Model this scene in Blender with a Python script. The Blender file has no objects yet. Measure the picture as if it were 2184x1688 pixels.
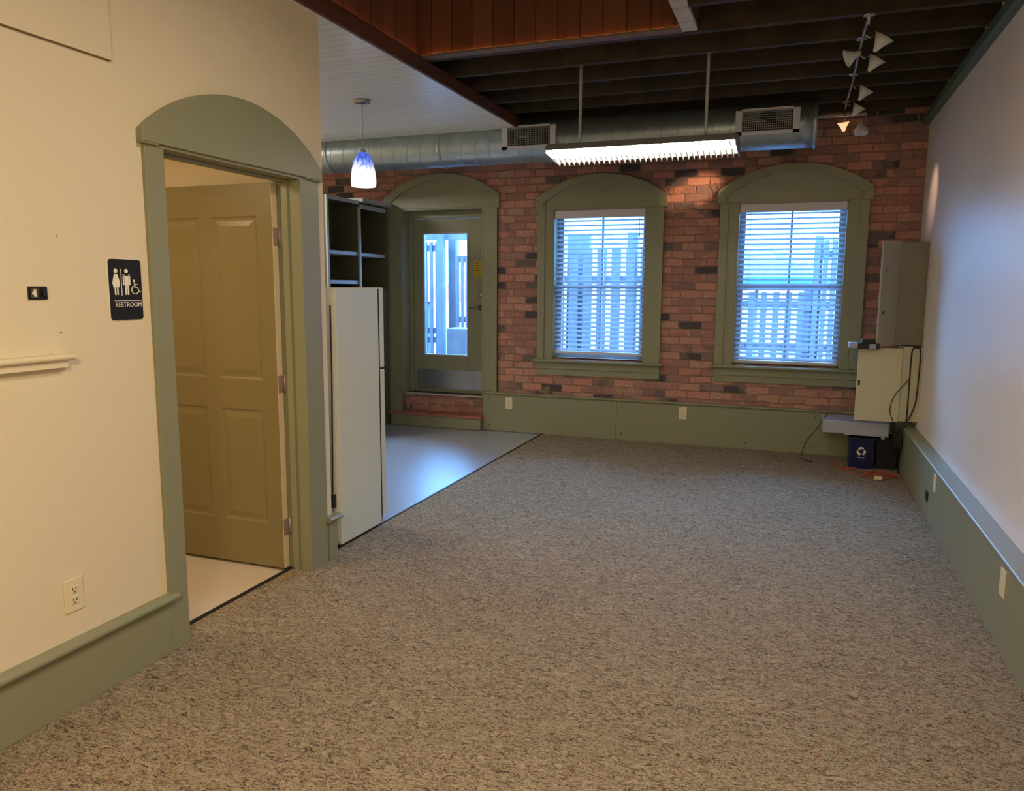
import bpy, bmesh, math, random
from mathutils import Vector, Matrix
random.seed(7)
C = bpy.context.scene.collection
SC = bpy.context.scene

# ------------------------------------------------------------------ camera
YAW, PITCH, ROLL, F = 0.354033, 0.1391915, 0.00553118, 1636.48
def cam_axes():
    f = Vector((-math.sin(YAW)*math.cos(PITCH), math.cos(YAW)*math.cos(PITCH), -math.sin(PITCH)))
    r = Vector((math.cos(YAW), math.sin(YAW), 0)); u = r.cross(f)
    c, s = math.cos(ROLL), math.sin(ROLL)
    return c*r+s*u, -s*r+c*u, f
_r, _u, _f = cam_axes()
cd = bpy.data.cameras.new('camera'); cam = bpy.data.objects.new('camera', cd); C.objects.link(cam)
cd.sensor_fit = 'HORIZONTAL'; cd.sensor_width = 36; cd.lens = F/2184*36; cd.clip_start = 0.02; cd.clip_end = 200
m = Matrix((( _r.x,_u.x,-_f.x,0),(_r.y,_u.y,-_f.y,0),(_r.z,_u.z,-_f.z,1.5),(0,0,0,1)))
cam.matrix_world = m
SC.camera = cam

# ------------------------------------------------------------------ exposure, world
vs = SC.view_settings
vs.view_transform = 'Standard'; vs.look = 'None'; vs.gamma = 1; vs.use_curve_mapping = False
vs.exposure = 0.0
w = bpy.data.worlds.new('overcast_sky'); SC.world = w; w.use_nodes = True
nt = w.node_tree; nt.nodes.clear()
wo = nt.nodes.new('ShaderNodeOutputWorld'); bg = nt.nodes.new('ShaderNodeBackground')
bg.inputs[0].default_value = (0.19, 0.48, 1.0, 1)
# overcast: brighter towards the zenith than at the horizon
_tc = nt.nodes.new('ShaderNodeTexCoord'); _sp = nt.nodes.new('ShaderNodeSeparateXYZ'); _mr = nt.nodes.new('ShaderNodeMapRange')
nt.links.new(_tc.outputs['Generated'], _sp.inputs[0]); nt.links.new(_sp.outputs['Z'], _mr.inputs['Value'])
_mr.inputs['From Min'].default_value = 0.08; _mr.inputs['From Max'].default_value = .75
_mr.inputs['To Min'].default_value = 8.0; _mr.inputs['To Max'].default_value = 85.0
nt.links.new(_mr.outputs[0], bg.inputs[1])
nt.links.new(bg.outputs[0], wo.inputs[0])

def area(name, loc, target, sx, sy, power, col):
    l = bpy.data.lights.new(name, 'AREA'); l.shape = 'RECTANGLE'; l.size = sx; l.size_y = sy
    l.energy = power; l.color = col
    o = bpy.data.objects.new(name, l); C.objects.link(o); o.location = loc
    o.rotation_euler = (Vector(target)-Vector(loc)).to_track_quat('-Z', 'Y').to_euler()
    return o
def spot(name, loc, target, power, col, ang, blend=.5, r=.02):
    l = bpy.data.lights.new(name, 'SPOT'); l.energy = power; l.color = col
    l.spot_size = math.radians(ang); l.spot_blend = blend; l.shadow_soft_size = r
    o = bpy.data.objects.new(name, l); C.objects.link(o); o.location = loc
    o.rotation_euler = (Vector(target)-Vector(loc)).to_track_quat('-Z', 'Y').to_euler()
    return o
def point(name, loc, power, col, r=.05):
    l = bpy.data.lights.new(name, 'POINT'); l.energy = power; l.color = col; l.shadow_soft_size = r
    o = bpy.data.objects.new(name, l); C.objects.link(o); o.location = loc
    return o
WARM = (1.0, .74, .41)
NEUT = (1.0, .86, .70)
area('ceiling_light_front_left', (-.75, -.15, 2.20), (-1.35, .6, 0), .5, .5, 42, WARM)
area('fill_light_front_right', (.15, -.9, 2.82), (.3, -.5, 0), .6, .6, 42, NEUT)  # added fill without a fixture, lifts the right wall
area('restroom_light', (-3.3, 2.2, 2.36), (-3.3, 2.2, 0), .4, .4, 19, (1.0, .74, .44))
area('kitchen_fill_light', (-5.2, 5.3, 2.84), (-5.2, 5.3, 0), .7, .7, 60, (1.0, .90, .78))  # unseen fill added to brighten the kitchen and its ceiling
area('fill_light_middle', (-.6, 2.3, 2.93), (-.6, 2.3, 0), .5, .5, 30, NEUT)  # fill added to even out the middle of the room
spot('track_spot_brick', (.17, 6.80, 2.77), (-.98, 7.5, 2.41), 170, (1.0, .60, .34), 15, .9)
spot('track_spot_wall', (.42, 6.75, 2.64), (.955, 6.98, 2.26), 15, (1.0, .60, .36), 40, 1.0)

# ------------------------------------------------------------------ materials
def srgb(r, g, b):
    def f(c):
        c /= 255.0
        return c/12.92 if c <= .04045 else ((c+.055)/1.055)**2.4
    return (f(r), f(g), f(b), 1)
def mat(name, col, rough=.6, metal=0.0, spec=.5, var=.0, vscale=8, bump=0.0, bscale=60, coat=0):
    m = bpy.data.materials.new(name); m.use_nodes = True; n = m.node_tree; p = n.nodes['Principled BSDF']
    p.inputs['Base Color'].default_value = col; p.inputs['Roughness'].default_value = rough
    p.inputs['Metallic'].default_value = metal; p.inputs['Specular IOR Level'].default_value = spec
    p.inputs['Coat Weight'].default_value = coat
    tc = n.nodes.new('ShaderNodeTexCoord')
    if var > 0:
        no = n.nodes.new('ShaderNodeTexNoise'); no.inputs['Scale'].default_value = vscale; no.inputs['Detail'].default_value = 4
        n.links.new(tc.outputs['Object'], no.inputs['Vector'])
        r = n.nodes.new('ShaderNodeValToRGB')
        r.color_ramp.elements[0].color = tuple(c*(1-var) for c in col[:3])+(1,)
        r.color_ramp.elements[1].color = tuple(min(1, c*(1+var)) for c in col[:3])+(1,)
        r.color_ramp.elements[0].position = .3; r.color_ramp.elements[1].position = .7
        n.links.new(no.outputs['Fac'], r.inputs[0]); n.links.new(r.outputs[0], p.inputs['Base Color'])
    if bump > 0:
        nb = n.nodes.new('ShaderNodeTexNoise'); nb.inputs['Scale'].default_value = bscale; nb.inputs['Detail'].default_value = 3
        n.links.new(tc.outputs['Object'], nb.inputs['Vector'])
        b = n.nodes.new('ShaderNodeBump'); b.inputs['Strength'].default_value = bump; b.inputs['Distance'].default_value = .004
        n.links.new(nb.outputs['Fac'], b.inputs['Height']); n.links.new(b.outputs[0], p.inputs['Normal'])
    return m
def emis(name, col, st):
    m = bpy.data.materials.new(name); m.use_nodes = True; n = m.node_tree; p = n.nodes['Principled BSDF']
    p.inputs['Base Color'].default_value = col; p.inputs['Emission Color'].default_value = col
    p.inputs['Emission Strength'].default_value = st
    return m
def Mth(n, op, a, b=None, c=None):
    x = n.nodes.new('ShaderNodeMath'); x.operation = op
    for i, v in enumerate((a, b, c)):
        if v is None: continue
        if isinstance(v, (int, float)): x.inputs[i].default_value = v
        else: n.links.new(v, x.inputs[i])
    return x.outputs[0]

def brick_material():
    m = bpy.data.materials.new('old_red_brick'); m.use_nodes = True; n = m.node_tree; p = n.nodes['Principled BSDF']
    tc = n.nodes.new('ShaderNodeTexCoord')
    ds = n.nodes.new('ShaderNodeTexNoise'); ds.inputs['Scale'].default_value = 9; ds.inputs['Detail'].default_value = 3
    n.links.new(tc.outputs['Object'], ds.inputs['Vector'])
    sub = n.nodes.new('ShaderNodeVectorMath'); sub.operation = 'SUBTRACT'; sub.inputs[1].default_value = (.5, .5, .5)
    n.links.new(ds.outputs['Color'], sub.inputs[0])
    sc = n.nodes.new('ShaderNodeVectorMath'); sc.operation = 'SCALE'; sc.inputs['Scale'].default_value = .022
    n.links.new(sub.outputs[0], sc.inputs[0])
    ad = n.nodes.new('ShaderNodeVectorMath'); ad.operation = 'ADD'
    n.links.new(tc.outputs['Object'], ad.inputs[0]); n.links.new(sc.outputs[0], ad.inputs[1])
    s = n.nodes.new('ShaderNodeSeparateXYZ'); n.links.new(ad.outputs[0], s.inputs[0])
    BW, BH = .212, .0745
    u = Mth(n, 'ADD', s.outputs['X'], s.outputs['Y'])
    v = Mth(n, 'DIVIDE', s.outputs['Z'], BH)
    row = Mth(n, 'FLOOR', v)
    wn0 = n.nodes.new('ShaderNodeTexWhiteNoise'); wn0.noise_dimensions = '1D'; n.links.new(row, wn0.inputs['W'])
    off = Mth(n, 'ADD', Mth(n, 'MULTIPLY', Mth(n, 'MODULO', row, 2.0), .5), Mth(n, 'MULTIPLY', wn0.outputs['Value'], .16))
    uu = Mth(n, 'ADD', Mth(n, 'DIVIDE', u, BW), off)
    col = Mth(n, 'FLOOR', uu)
    fu = Mth(n, 'SUBTRACT', uu, col); fv = Mth(n, 'SUBTRACT', v, row)
    # distance to the brick's edge, in metres
    du = Mth(n, 'MULTIPLY', Mth(n, 'MINIMUM', fu, Mth(n, 'SUBTRACT', 1.0, fu)), BW)
    dv = Mth(n, 'MULTIPLY', Mth(n, 'MINIMUM', fv, Mth(n, 'SUBTRACT', 1.0, fv)), BH)
    d = Mth(n, 'MINIMUM', du, dv)
    mr = n.nodes.new('ShaderNodeMapRange'); mr.inputs['From Min'].default_value = .003; mr.inputs['From Max'].default_value = .0075
    n.links.new(d, mr.inputs['Value']); mask = mr.outputs[0]
    cx = n.nodes.new('ShaderNodeCombineXYZ'); n.links.new(col, cx.inputs[0]); n.links.new(row, cx.inputs[1])
    wn = n.nodes.new('ShaderNodeTexWhiteNoise'); wn.noise_dimensions = '3D'; n.links.new(cx.outputs[0], wn.inputs['Vector'])
    # dark bricks come in clusters
    cl = n.nodes.new('ShaderNodeTexNoise'); cl.inputs['Scale'].default_value = 1.7; cl.inputs['Detail'].default_value = 1
    n.links.new(tc.outputs['Object'], cl.inputs['Vector'])
    val = Mth(n, 'ADD', wn.outputs['Value'], Mth(n, 'MULTIPLY', Mth(n, 'SUBTRACT', cl.outputs['Fac'], .5), .7))
    r = n.nodes.new('ShaderNodeValToRGB'); cr = r.color_ramp; cr.interpolation = 'CONSTANT'
    cols = [(-.0, (190, 126, 100)), (.12, (174, 112, 92)), (.26, (182, 130, 104)), (.38, (160, 106, 90)), (.50, (186, 120, 94)), (.60, (152, 108, 96)),
            (.70, (164, 114, 98)), (.80, (136, 102, 92)), (.88, (112, 94, 88)), (.945, (80, 72, 76))]
    cr.elements[0].color = srgb(*cols[0][1]); cr.elements[0].position = 0
    cr.elements[1].color = srgb(*cols[1][1]); cr.elements[1].position = cols[1][0]
    for pp, cc in cols[2:]:
        e = cr.elements.new(pp); e.color = srgb(*cc)
    n.links.new(val, r.inputs[0])
    fn = n.nodes.new('ShaderNodeTexNoise'); fn.inputs['Scale'].default_value = 42; fn.inputs['Detail'].default_value = 5
    n.links.new(tc.outputs['Object'], fn.inputs['Vector'])
    hv = n.nodes.new('ShaderNodeHueSaturation'); n.links.new(r.outputs[0], hv.inputs['Color']); hv.inputs['Saturation'].default_value = .86
    n.links.new(Mth(n, 'ADD', .55, Mth(n, 'MULTIPLY', fn.outputs['Fac'], .9)), hv.inputs['Value'])
    mx = n.nodes.new('ShaderNodeMix'); mx.data_type = 'RGBA'
    mx.inputs[6].default_value = srgb(146, 116, 98)
    n.links.new(hv.outputs[0], mx.inputs[7]); n.links.new(mask, mx.inputs[0])
    # lime smears low on the wall
    sm = n.nodes.new('ShaderNodeTexNoise'); sm.inputs['Scale'].default_value = 6.5; sm.inputs['Detail'].default_value = 6; sm.inputs['Roughness'].default_value = .7
    n.links.new(tc.outputs['Object'], sm.inputs['Vector'])
    low = n.nodes.new('ShaderNodeMapRange'); low.inputs['From Min'].default_value = .75; low.inputs['From Max'].default_value = .42
    n.links.new(s.outputs['Z'], low.inputs['Value'])
    sr = n.nodes.new('ShaderNodeMapRange'); sr.inputs['From Min'].default_value = .52; sr.inputs['From Max'].default_value = .64
    n.links.new(sm.outputs['Fac'], sr.inputs['Value'])
    mx2 = n.nodes.new('ShaderNodeMix'); mx2.data_type = 'RGBA'
    n.links.new(Mth(n, 'MULTIPLY', Mth(n, 'MULTIPLY', sr.outputs[0], low.outputs[0]), .75), mx2.inputs[0])
    n.links.new(mx.outputs[2], mx2.inputs[6]); mx2.inputs[7].default_value = srgb(178, 150, 122)
    n.links.new(mx2.outputs[2], p.inputs['Base Color'])
    p.inputs['Roughness'].default_value = .85; p.inputs['Specular IOR Level'].default_value = .3
    b = n.nodes.new('ShaderNodeBump'); b.inputs['Strength'].default_value = .8; b.inputs['Distance'].default_value = .006
    n.links.new(Mth(n, 'ADD', mask, Mth(n, 'MULTIPLY', fn.outputs['Fac'], .5)), b.inputs['Height']); n.links.new(b.outputs[0], p.inputs['Normal'])
    return m

def carpet_material():
    m = bpy.data.materials.new('loop_carpet'); m.use_nodes = True; n = m.node_tree; p = n.nodes['Principled BSDF']
    tc = n.nodes.new('ShaderNodeTexCoord')
    def noise(scale, det, vec=None, rough=.6, dist=0):
        x = n.nodes.new('ShaderNodeTexNoise'); x.inputs['Scale'].default_value = scale; x.inputs['Detail'].default_value = det
        x.inputs['Roughness'].default_value = rough; x.inputs['Distortion'].default_value = dist
        n.links.new(vec or tc.outputs['Object'], x.inputs['Vector']); return x.outputs['Fac']
    mp = n.nodes.new('ShaderNodeMapping'); mp.inputs['Scale'].default_value = (.8, 1.55, 1); mp.inputs['Rotation'].default_value = (0, 0, .2)
    n.links.new(tc.outputs['Object'], mp.inputs['Vector'])
    a = noise(28, 4, mp.outputs[0], .72, 2.2); b2 = noise(170, 2, None, .8); c2 = noise(1.6, 2, None, .5)
    t = Mth(n, 'ADD', Mth(n, 'MULTIPLY', a, .62), Mth(n, 'MULTIPLY', b2, .38))
    r = n.nodes.new('ShaderNodeValToRGB'); cr = r.color_ramp
    cr.elements[0].position = .38; cr.elements[0].color = srgb(58, 47, 37)
    cr.elements[1].position = .62; cr.elements[1].color = srgb(180, 164, 136)
    for pp, cc in ((.44, (106, 91, 73)), (.49, (142, 127, 103)), (.55, (158, 142, 116))):
        e = cr.elements.new(pp); e.color = srgb(*cc)
    n.links.new(t, r.inputs[0])
    # rusty flecks
    f = noise(60, 1, None, .5); fr = n.nodes.new('ShaderNodeMapRange'); fr.inputs['From Min'].default_value = .66; fr.inputs['From Max'].default_value = .72
    n.links.new(f, fr.inputs['Value'])
    mx = n.nodes.new('ShaderNodeMix'); mx.data_type = 'RGBA'
    n.links.new(Mth(n, 'MULTIPLY', fr.outputs[0], .6), mx.inputs[0]); n.links.new(r.outputs[0], mx.inputs[6]); mx.inputs[7].default_value = srgb(140, 80, 56)
    hv = n.nodes.new('ShaderNodeHueSaturation'); n.links.new(mx.outputs[2], hv.inputs['Color'])
    n.links.new(Mth(n, 'ADD', .9, Mth(n, 'MULTIPLY', c2, .2)), hv.inputs['Value'])
    n.links.new(hv.outputs[0], p.inputs['Base Color'])
    p.inputs['Roughness'].default_value = .95; p.inputs['Specular IOR Level'].default_value = .15
    b = n.nodes.new('ShaderNodeBump'); b.inputs['Strength'].default_value = .9; b.inputs['Distance'].default_value = .006
    n.links.new(t, b.inputs['Height']); n.links.new(b.outputs[0], p.inputs['Normal'])
    return m

def plank_material(name, base, axis, width, rough=.5, groove=.35, var=.16, grain=True, coat=0):
    """boards across `axis` ('X','Y','Z' is the direction in which one board follows the next)"""
    m = bpy.data.materials.new(name); m.use_nodes = True; n = m.node_tree; p = n.nodes['Principled BSDF']
    tc = n.nodes.new('ShaderNodeTexCoord'); s = n.nodes.new('ShaderNodeSeparateXYZ'); n.links.new(tc.outputs['Object'], s.inputs[0])
    src = s.outputs['X'] if axis == 'X' else (s.outputs['Y'] if axis == 'Y' else Mth(n, 'ADD', s.outputs['X'], s.outputs['Y']))
    v = Mth(n, 'DIVIDE', src, width); fl = Mth(n, 'FLOOR', v); fr = Mth(n, 'SUBTRACT', v, fl)
    wn = n.nodes.new('ShaderNodeTexWhiteNoise'); wn.noise_dimensions = '1D'; n.links.new(fl, wn.inputs['W'])
    mp = n.nodes.new('ShaderNodeMapping')
    mp.inputs['Scale'].default_value = (30, 30, 2.5) if axis != 'Y' else (2.5, 30, 30)
    n.links.new(tc.outputs['Object'], mp.inputs['Vector'])
    no = n.nodes.new('ShaderNodeTexNoise'); no.inputs['Scale'].default_value = 1; no.inputs['Detail'].default_value = 4
    n.links.new(mp.outputs[0], no.inputs['Vector'])
    hv = n.nodes.new('ShaderNodeHueSaturation'); hv.inputs['Color'].default_value = base
    val = Mth(n, 'ADD', 1-var/2, Mth(n, 'MULTIPLY', wn.outputs['Value'], var))
    if grain: val = Mth(n, 'MULTIPLY', val, Mth(n, 'ADD', .7, Mth(n, 'MULTIPLY', no.outputs['Fac'], .6)))
    edge = Mth(n, 'MULTIPLY', Mth(n, 'MINIMUM', fr, Mth(n, 'SUBTRACT', 1.0, fr)), width)
    mr = n.nodes.new('ShaderNodeMapRange'); mr.inputs['From Min'].default_value = .0015; mr.inputs['From Max'].default_value = .005
    mr.inputs['To Min'].default_value = 1-groove
    n.links.new(edge, mr.inputs['Value'])
    n.links.new(Mth(n, 'MULTIPLY', val, mr.outputs[0]), hv.inputs['Value'])
    n.links.new(hv.outputs[0], p.inputs['Base Color'])
    p.inputs['Roughness'].default_value = rough; p.inputs['Coat Weight'].default_value = coat
    b = n.nodes.new('ShaderNodeBump'); b.inputs['Strength'].default_value = .6; b.inputs['Distance'].default_value = .004
    n.links.new(mr.outputs[0], b.inputs['Height']); n.links.new(b.outputs[0], p.inputs['Normal'])
    return m

def glass_material(name='window_glass'):
    m = bpy.data.materials.new(name); m.use_nodes = True; n = m.node_tree; n.nodes.clear()
    o = n.nodes.new('ShaderNodeOutputMaterial'); t = n.nodes.new('ShaderNodeBsdfTransparent'); g = n.nodes.new('ShaderNodeBsdfGlossy')
    g.inputs['Roughness'].default_value = .03; t.inputs[0].default_value = (.93, .97, 1, 1)
    fz = n.nodes.new('ShaderNodeFresnel'); fz.inputs[0].default_value = 1.45
    mx = n.nodes.new('ShaderNodeMixShader'); n.links.new(fz.outputs[0], mx.inputs[0]); n.links.new(t.outputs[0], mx.inputs[1]); n.links.new(g.outputs[0], mx.inputs[2])
    n.links.new(mx.outputs[0], o.inputs[0]); return m
def translucent_material(name, col, fac=.4):
    m = bpy.data.materials.new(name); m.use_nodes = True; n = m.node_tree; n.nodes.clear()
    o = n.nodes.new('ShaderNodeOutputMaterial'); d = n.nodes.new('ShaderNodeBsdfDiffuse'); t = n.nodes.new('ShaderNodeBsdfTranslucent')
    d.inputs[0].default_value = col; t.inputs[0].default_value = col
    mx = n.nodes.new('ShaderNodeMixShader'); mx.inputs[0].default_value = fac
    n.links.new(d.outputs[0], mx.inputs[1]); n.links.new(t.outputs[0], mx.inputs[2]); n.links.new(mx.outputs[0], o.inputs[0]); return m
def shade_glass_material():
    """blown glass: white below, streaked with blue towards the neck; lit from inside"""
    m = bpy.data.materials.new('streaked_shade_glass'); m.use_nodes = True; n = m.node_tree; p = n.nodes['Principled BSDF']
    tc = n.nodes.new('ShaderNodeTexCoord'); s = n.nodes.new('ShaderNodeSeparateXYZ'); n.links.new(tc.outputs['Object'], s.inputs[0])
    mp = n.nodes.new('ShaderNodeMapping'); mp.inputs['Scale'].default_value = (50, 50, 14); n.links.new(tc.outputs['Object'], mp.inputs[0])
    no = n.nodes.new('ShaderNodeTexNoise'); no.inputs['Scale'].default_value = 1; no.inputs['Detail'].default_value = 3; no.inputs['Distortion'].default_value = 1
    n.links.new(mp.outputs[0], no.inputs['Vector'])
    z = Mth(n, 'ADD', Mth(n, 'MULTIPLY', s.outputs['Z'], 5.0), Mth(n, 'MULTIPLY', no.outputs['Fac'], 1.1))
    r = n.nodes.new('ShaderNodeValToRGB'); cr = r.color_ramp
    zt = 0.0
    cr.elements[0].position = .0; cr.elements[0].color = (1, .93, .96, 1)
    cr.elements[1].position = 1; cr.elements[1].color = srgb(60, 90, 200)
    e = cr.elements.new(.55); e.color = (.95, .93, 1, 1); e = cr.elements.new(.72); e.color = srgb(150, 175, 240)
    zz = Mth(n, 'SUBTRACT', z, .62)
    n.links.new(zz, r.inputs[0])
    n.links.new(r.outputs[0], p.inputs['Base Color']); n.links.new(r.outputs[0], p.inputs['Emission Color'])
    p.inputs['Emission Strength'].default_value = 1.0; p.inputs['Roughness'].default_value = .2
    return m

M = {}
M['paint'] = mat('cream_wall_paint', srgb(222, 208, 176), .55, bump=.12, bscale=90)
M['greypaint'] = mat('warm_white_wall_paint', srgb(238, 228, 216), .38, bump=.1, bscale=90)
M['sage'] = mat('sage_green_paint', srgb(139, 139, 109), .38, bump=.05, bscale=30)
M['sagedoor'] = mat('olive_tan_paint', srgb(130, 118, 78), .35)
M['brick'] = brick_material()
M['carpet'] = carpet_material()
M['vinyl'] = mat('grey_sheet_vinyl', srgb(156, 160, 164), .36, spec=1.0, var=.03, vscale=60, coat=.8)
M['vinyl'].node_tree.nodes['Principled BSDF'].inputs['Coat Roughness'].default_value = .33
M['vinyl2'] = mat('lamplit_sheet_vinyl', srgb(206, 190, 168), .3, var=.03, vscale=60)  # same vinyl as the kitchen, with brighter lamplight put into its colour
M['strip'] = mat('black_transition_strip', srgb(28, 26, 26), .5)
M['white'] = mat('white_enamel', srgb(214, 210, 196), .3)
M['fridge'] = mat('fridge_enamel', srgb(206, 207, 186), .32, bump=.15, bscale=220)
M['beadboard'] = plank_material('white_beadboard', srgb(236, 236, 230), 'Y', .085, rough=.26, groove=.25, var=.05, grain=False)
M['cedar'] = plank_material('stained_wood_panelling', srgb(118, 76, 56), 'S', .14, rough=.5, groove=.75, var=.35)
M['fascia'] = mat('dark_brown_fascia', srgb(92, 56, 44), .5, var=.12, vscale=10)
M['joist'] = mat('old_dark_joist_timber', srgb(60, 50, 40), .8, var=.35, vscale=6, bump=.3, bscale=40)
M['deck_dark'] = plank_material('dark_subfloor_boards', srgb(40, 32, 27), 'Y', .14, rough=.85, groove=.5)
M['ledge'] = mat('pale_timber_ledge', srgb(120, 100, 82), .7, var=.15, vscale=12)
M['trimmer'] = mat('whitewashed_timber', srgb(190, 184, 180), .7, var=.12, vscale=14)
M['galv'] = mat('galvanised_steel', srgb(166, 178, 182), .36, metal=.72, var=.12, vscale=9)
M['greymetal'] = mat('light_grey_metal', srgb(170, 172, 168), .45, metal=.3)
M['dark'] = mat('dark_interior', srgb(22, 24, 26), .8)
M['chrome'] = mat('satin_nickel', srgb(170, 165, 158), .3, metal=.9)
M['black'] = mat('black_plastic', srgb(20, 20, 22), .45)
M['signblack'] = mat('black_sign_plastic', srgb(18, 16, 12), .35)
M['signwhite'] = mat('sign_white', srgb(235, 228, 210), .5)
M['almond'] = mat('almond_plastic', srgb(222, 210, 172), .4)
M['shadowline'] = mat('panel_shadow_line', srgb(120, 92, 58), .8)  # shadow under the raised panel, drawn as a brown strip
M['slot'] = mat('outlet_slot', srgb(70, 60, 45), .6)
M['hinge'] = mat('satin_brass_hinge', srgb(172, 156, 146), .4, metal=.5)
M['edge'] = mat('cream_door_edge', srgb(216, 196, 158), .5)
M['cabinet'] = mat('olive_cabinet_paint', srgb(92, 90, 66), .5)
M['cabface'] = mat('pale_cabinet_edge', srgb(178, 180, 170), .4)
M['bluebin'] = mat('blue_bin_plastic', srgb(16, 20, 74), .4)
M['darkbin'] = mat('black_bin_plastic', srgb(14, 18, 22), .5)
M['cordorange'] = mat('orange_cord', srgb(176, 76, 38), .5)
M['cab'] = mat('cream_steel_enclosure', srgb(206, 200, 164), .35)
M['cab3'] = mat('pale_grey_steel_door', srgb(166, 164, 150), .35)
M['cab2'] = mat('reflection_darkened_steel', srgb(128, 120, 100), .22)  # cabinet side made darker in colour to stand for its dark reflection
M['greyplastic'] = mat('grey_plastic', srgb(168, 170, 178), .45)
M['tread'] = mat('red_brown_tread', srgb(168, 100, 90), .35, var=.1, vscale=10)
M['kick'] = mat('brushed_kick_plate', srgb(150, 155, 165), .3, metal=.9, var=.1, vscale=5)
M['yellow'] = mat('yellow_notice', srgb(190, 165, 30), .6)
M['glass'] = glass_material()
M['slat'] = translucent_material('white_blind_slat', srgb(232, 238, 244), .7)
M['register'] = mat('register_white', srgb(205, 206, 212), .4)
M['blindrail'] = mat('white_blind_rail', srgb(212, 205, 204), .45)
M['vinylframe'] = mat('white_window_sash', srgb(170, 175, 180), .4)
M['tube'] = emis('fluorescent_tube', (1.0, .95, .88, 1), 48)
M['louvre'] = mat('white_louvre', srgb(235, 232, 224), .35)
M['housing'] = mat('grey_fixture_housing', srgb(118, 118, 114), .45)
M['rope'] = emis('rope_light', (1.0, .33, .08, 1), 2.2)
M['shade'] = shade_glass_material()
M['trackshade'] = mat('frosted_white_cone', srgb(205, 210, 205), .35)
M['trackon'] = emis('lit_cone_shade', (1.0, .45, .22, 1), 1.4)
M['fence'] = mat('weathered_fence_timber', srgb(66, 72, 82), .8, var=.2, vscale=7)
M['deckout'] = mat('deck_boards_outside', srgb(92, 90, 88), .7, var=.1, vscale=6)
M['ground'] = mat('pale_gravel_ground', srgb(56, 60, 60), .9, var=.15, vscale=4)
M['teal'] = mat('teal_canvas', srgb(20, 84, 82), .7)
M['pink'] = mat('faded_red_panel', srgb(150, 80, 90), .7)
M['planter'] = mat('grey_timber_box', srgb(70, 72, 76), .8, var=.15, vscale=8)
M['olivetrim'] = mat('green_ledger_paint', srgb(78, 96, 78), .5, var=.1, vscale=5)

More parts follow.
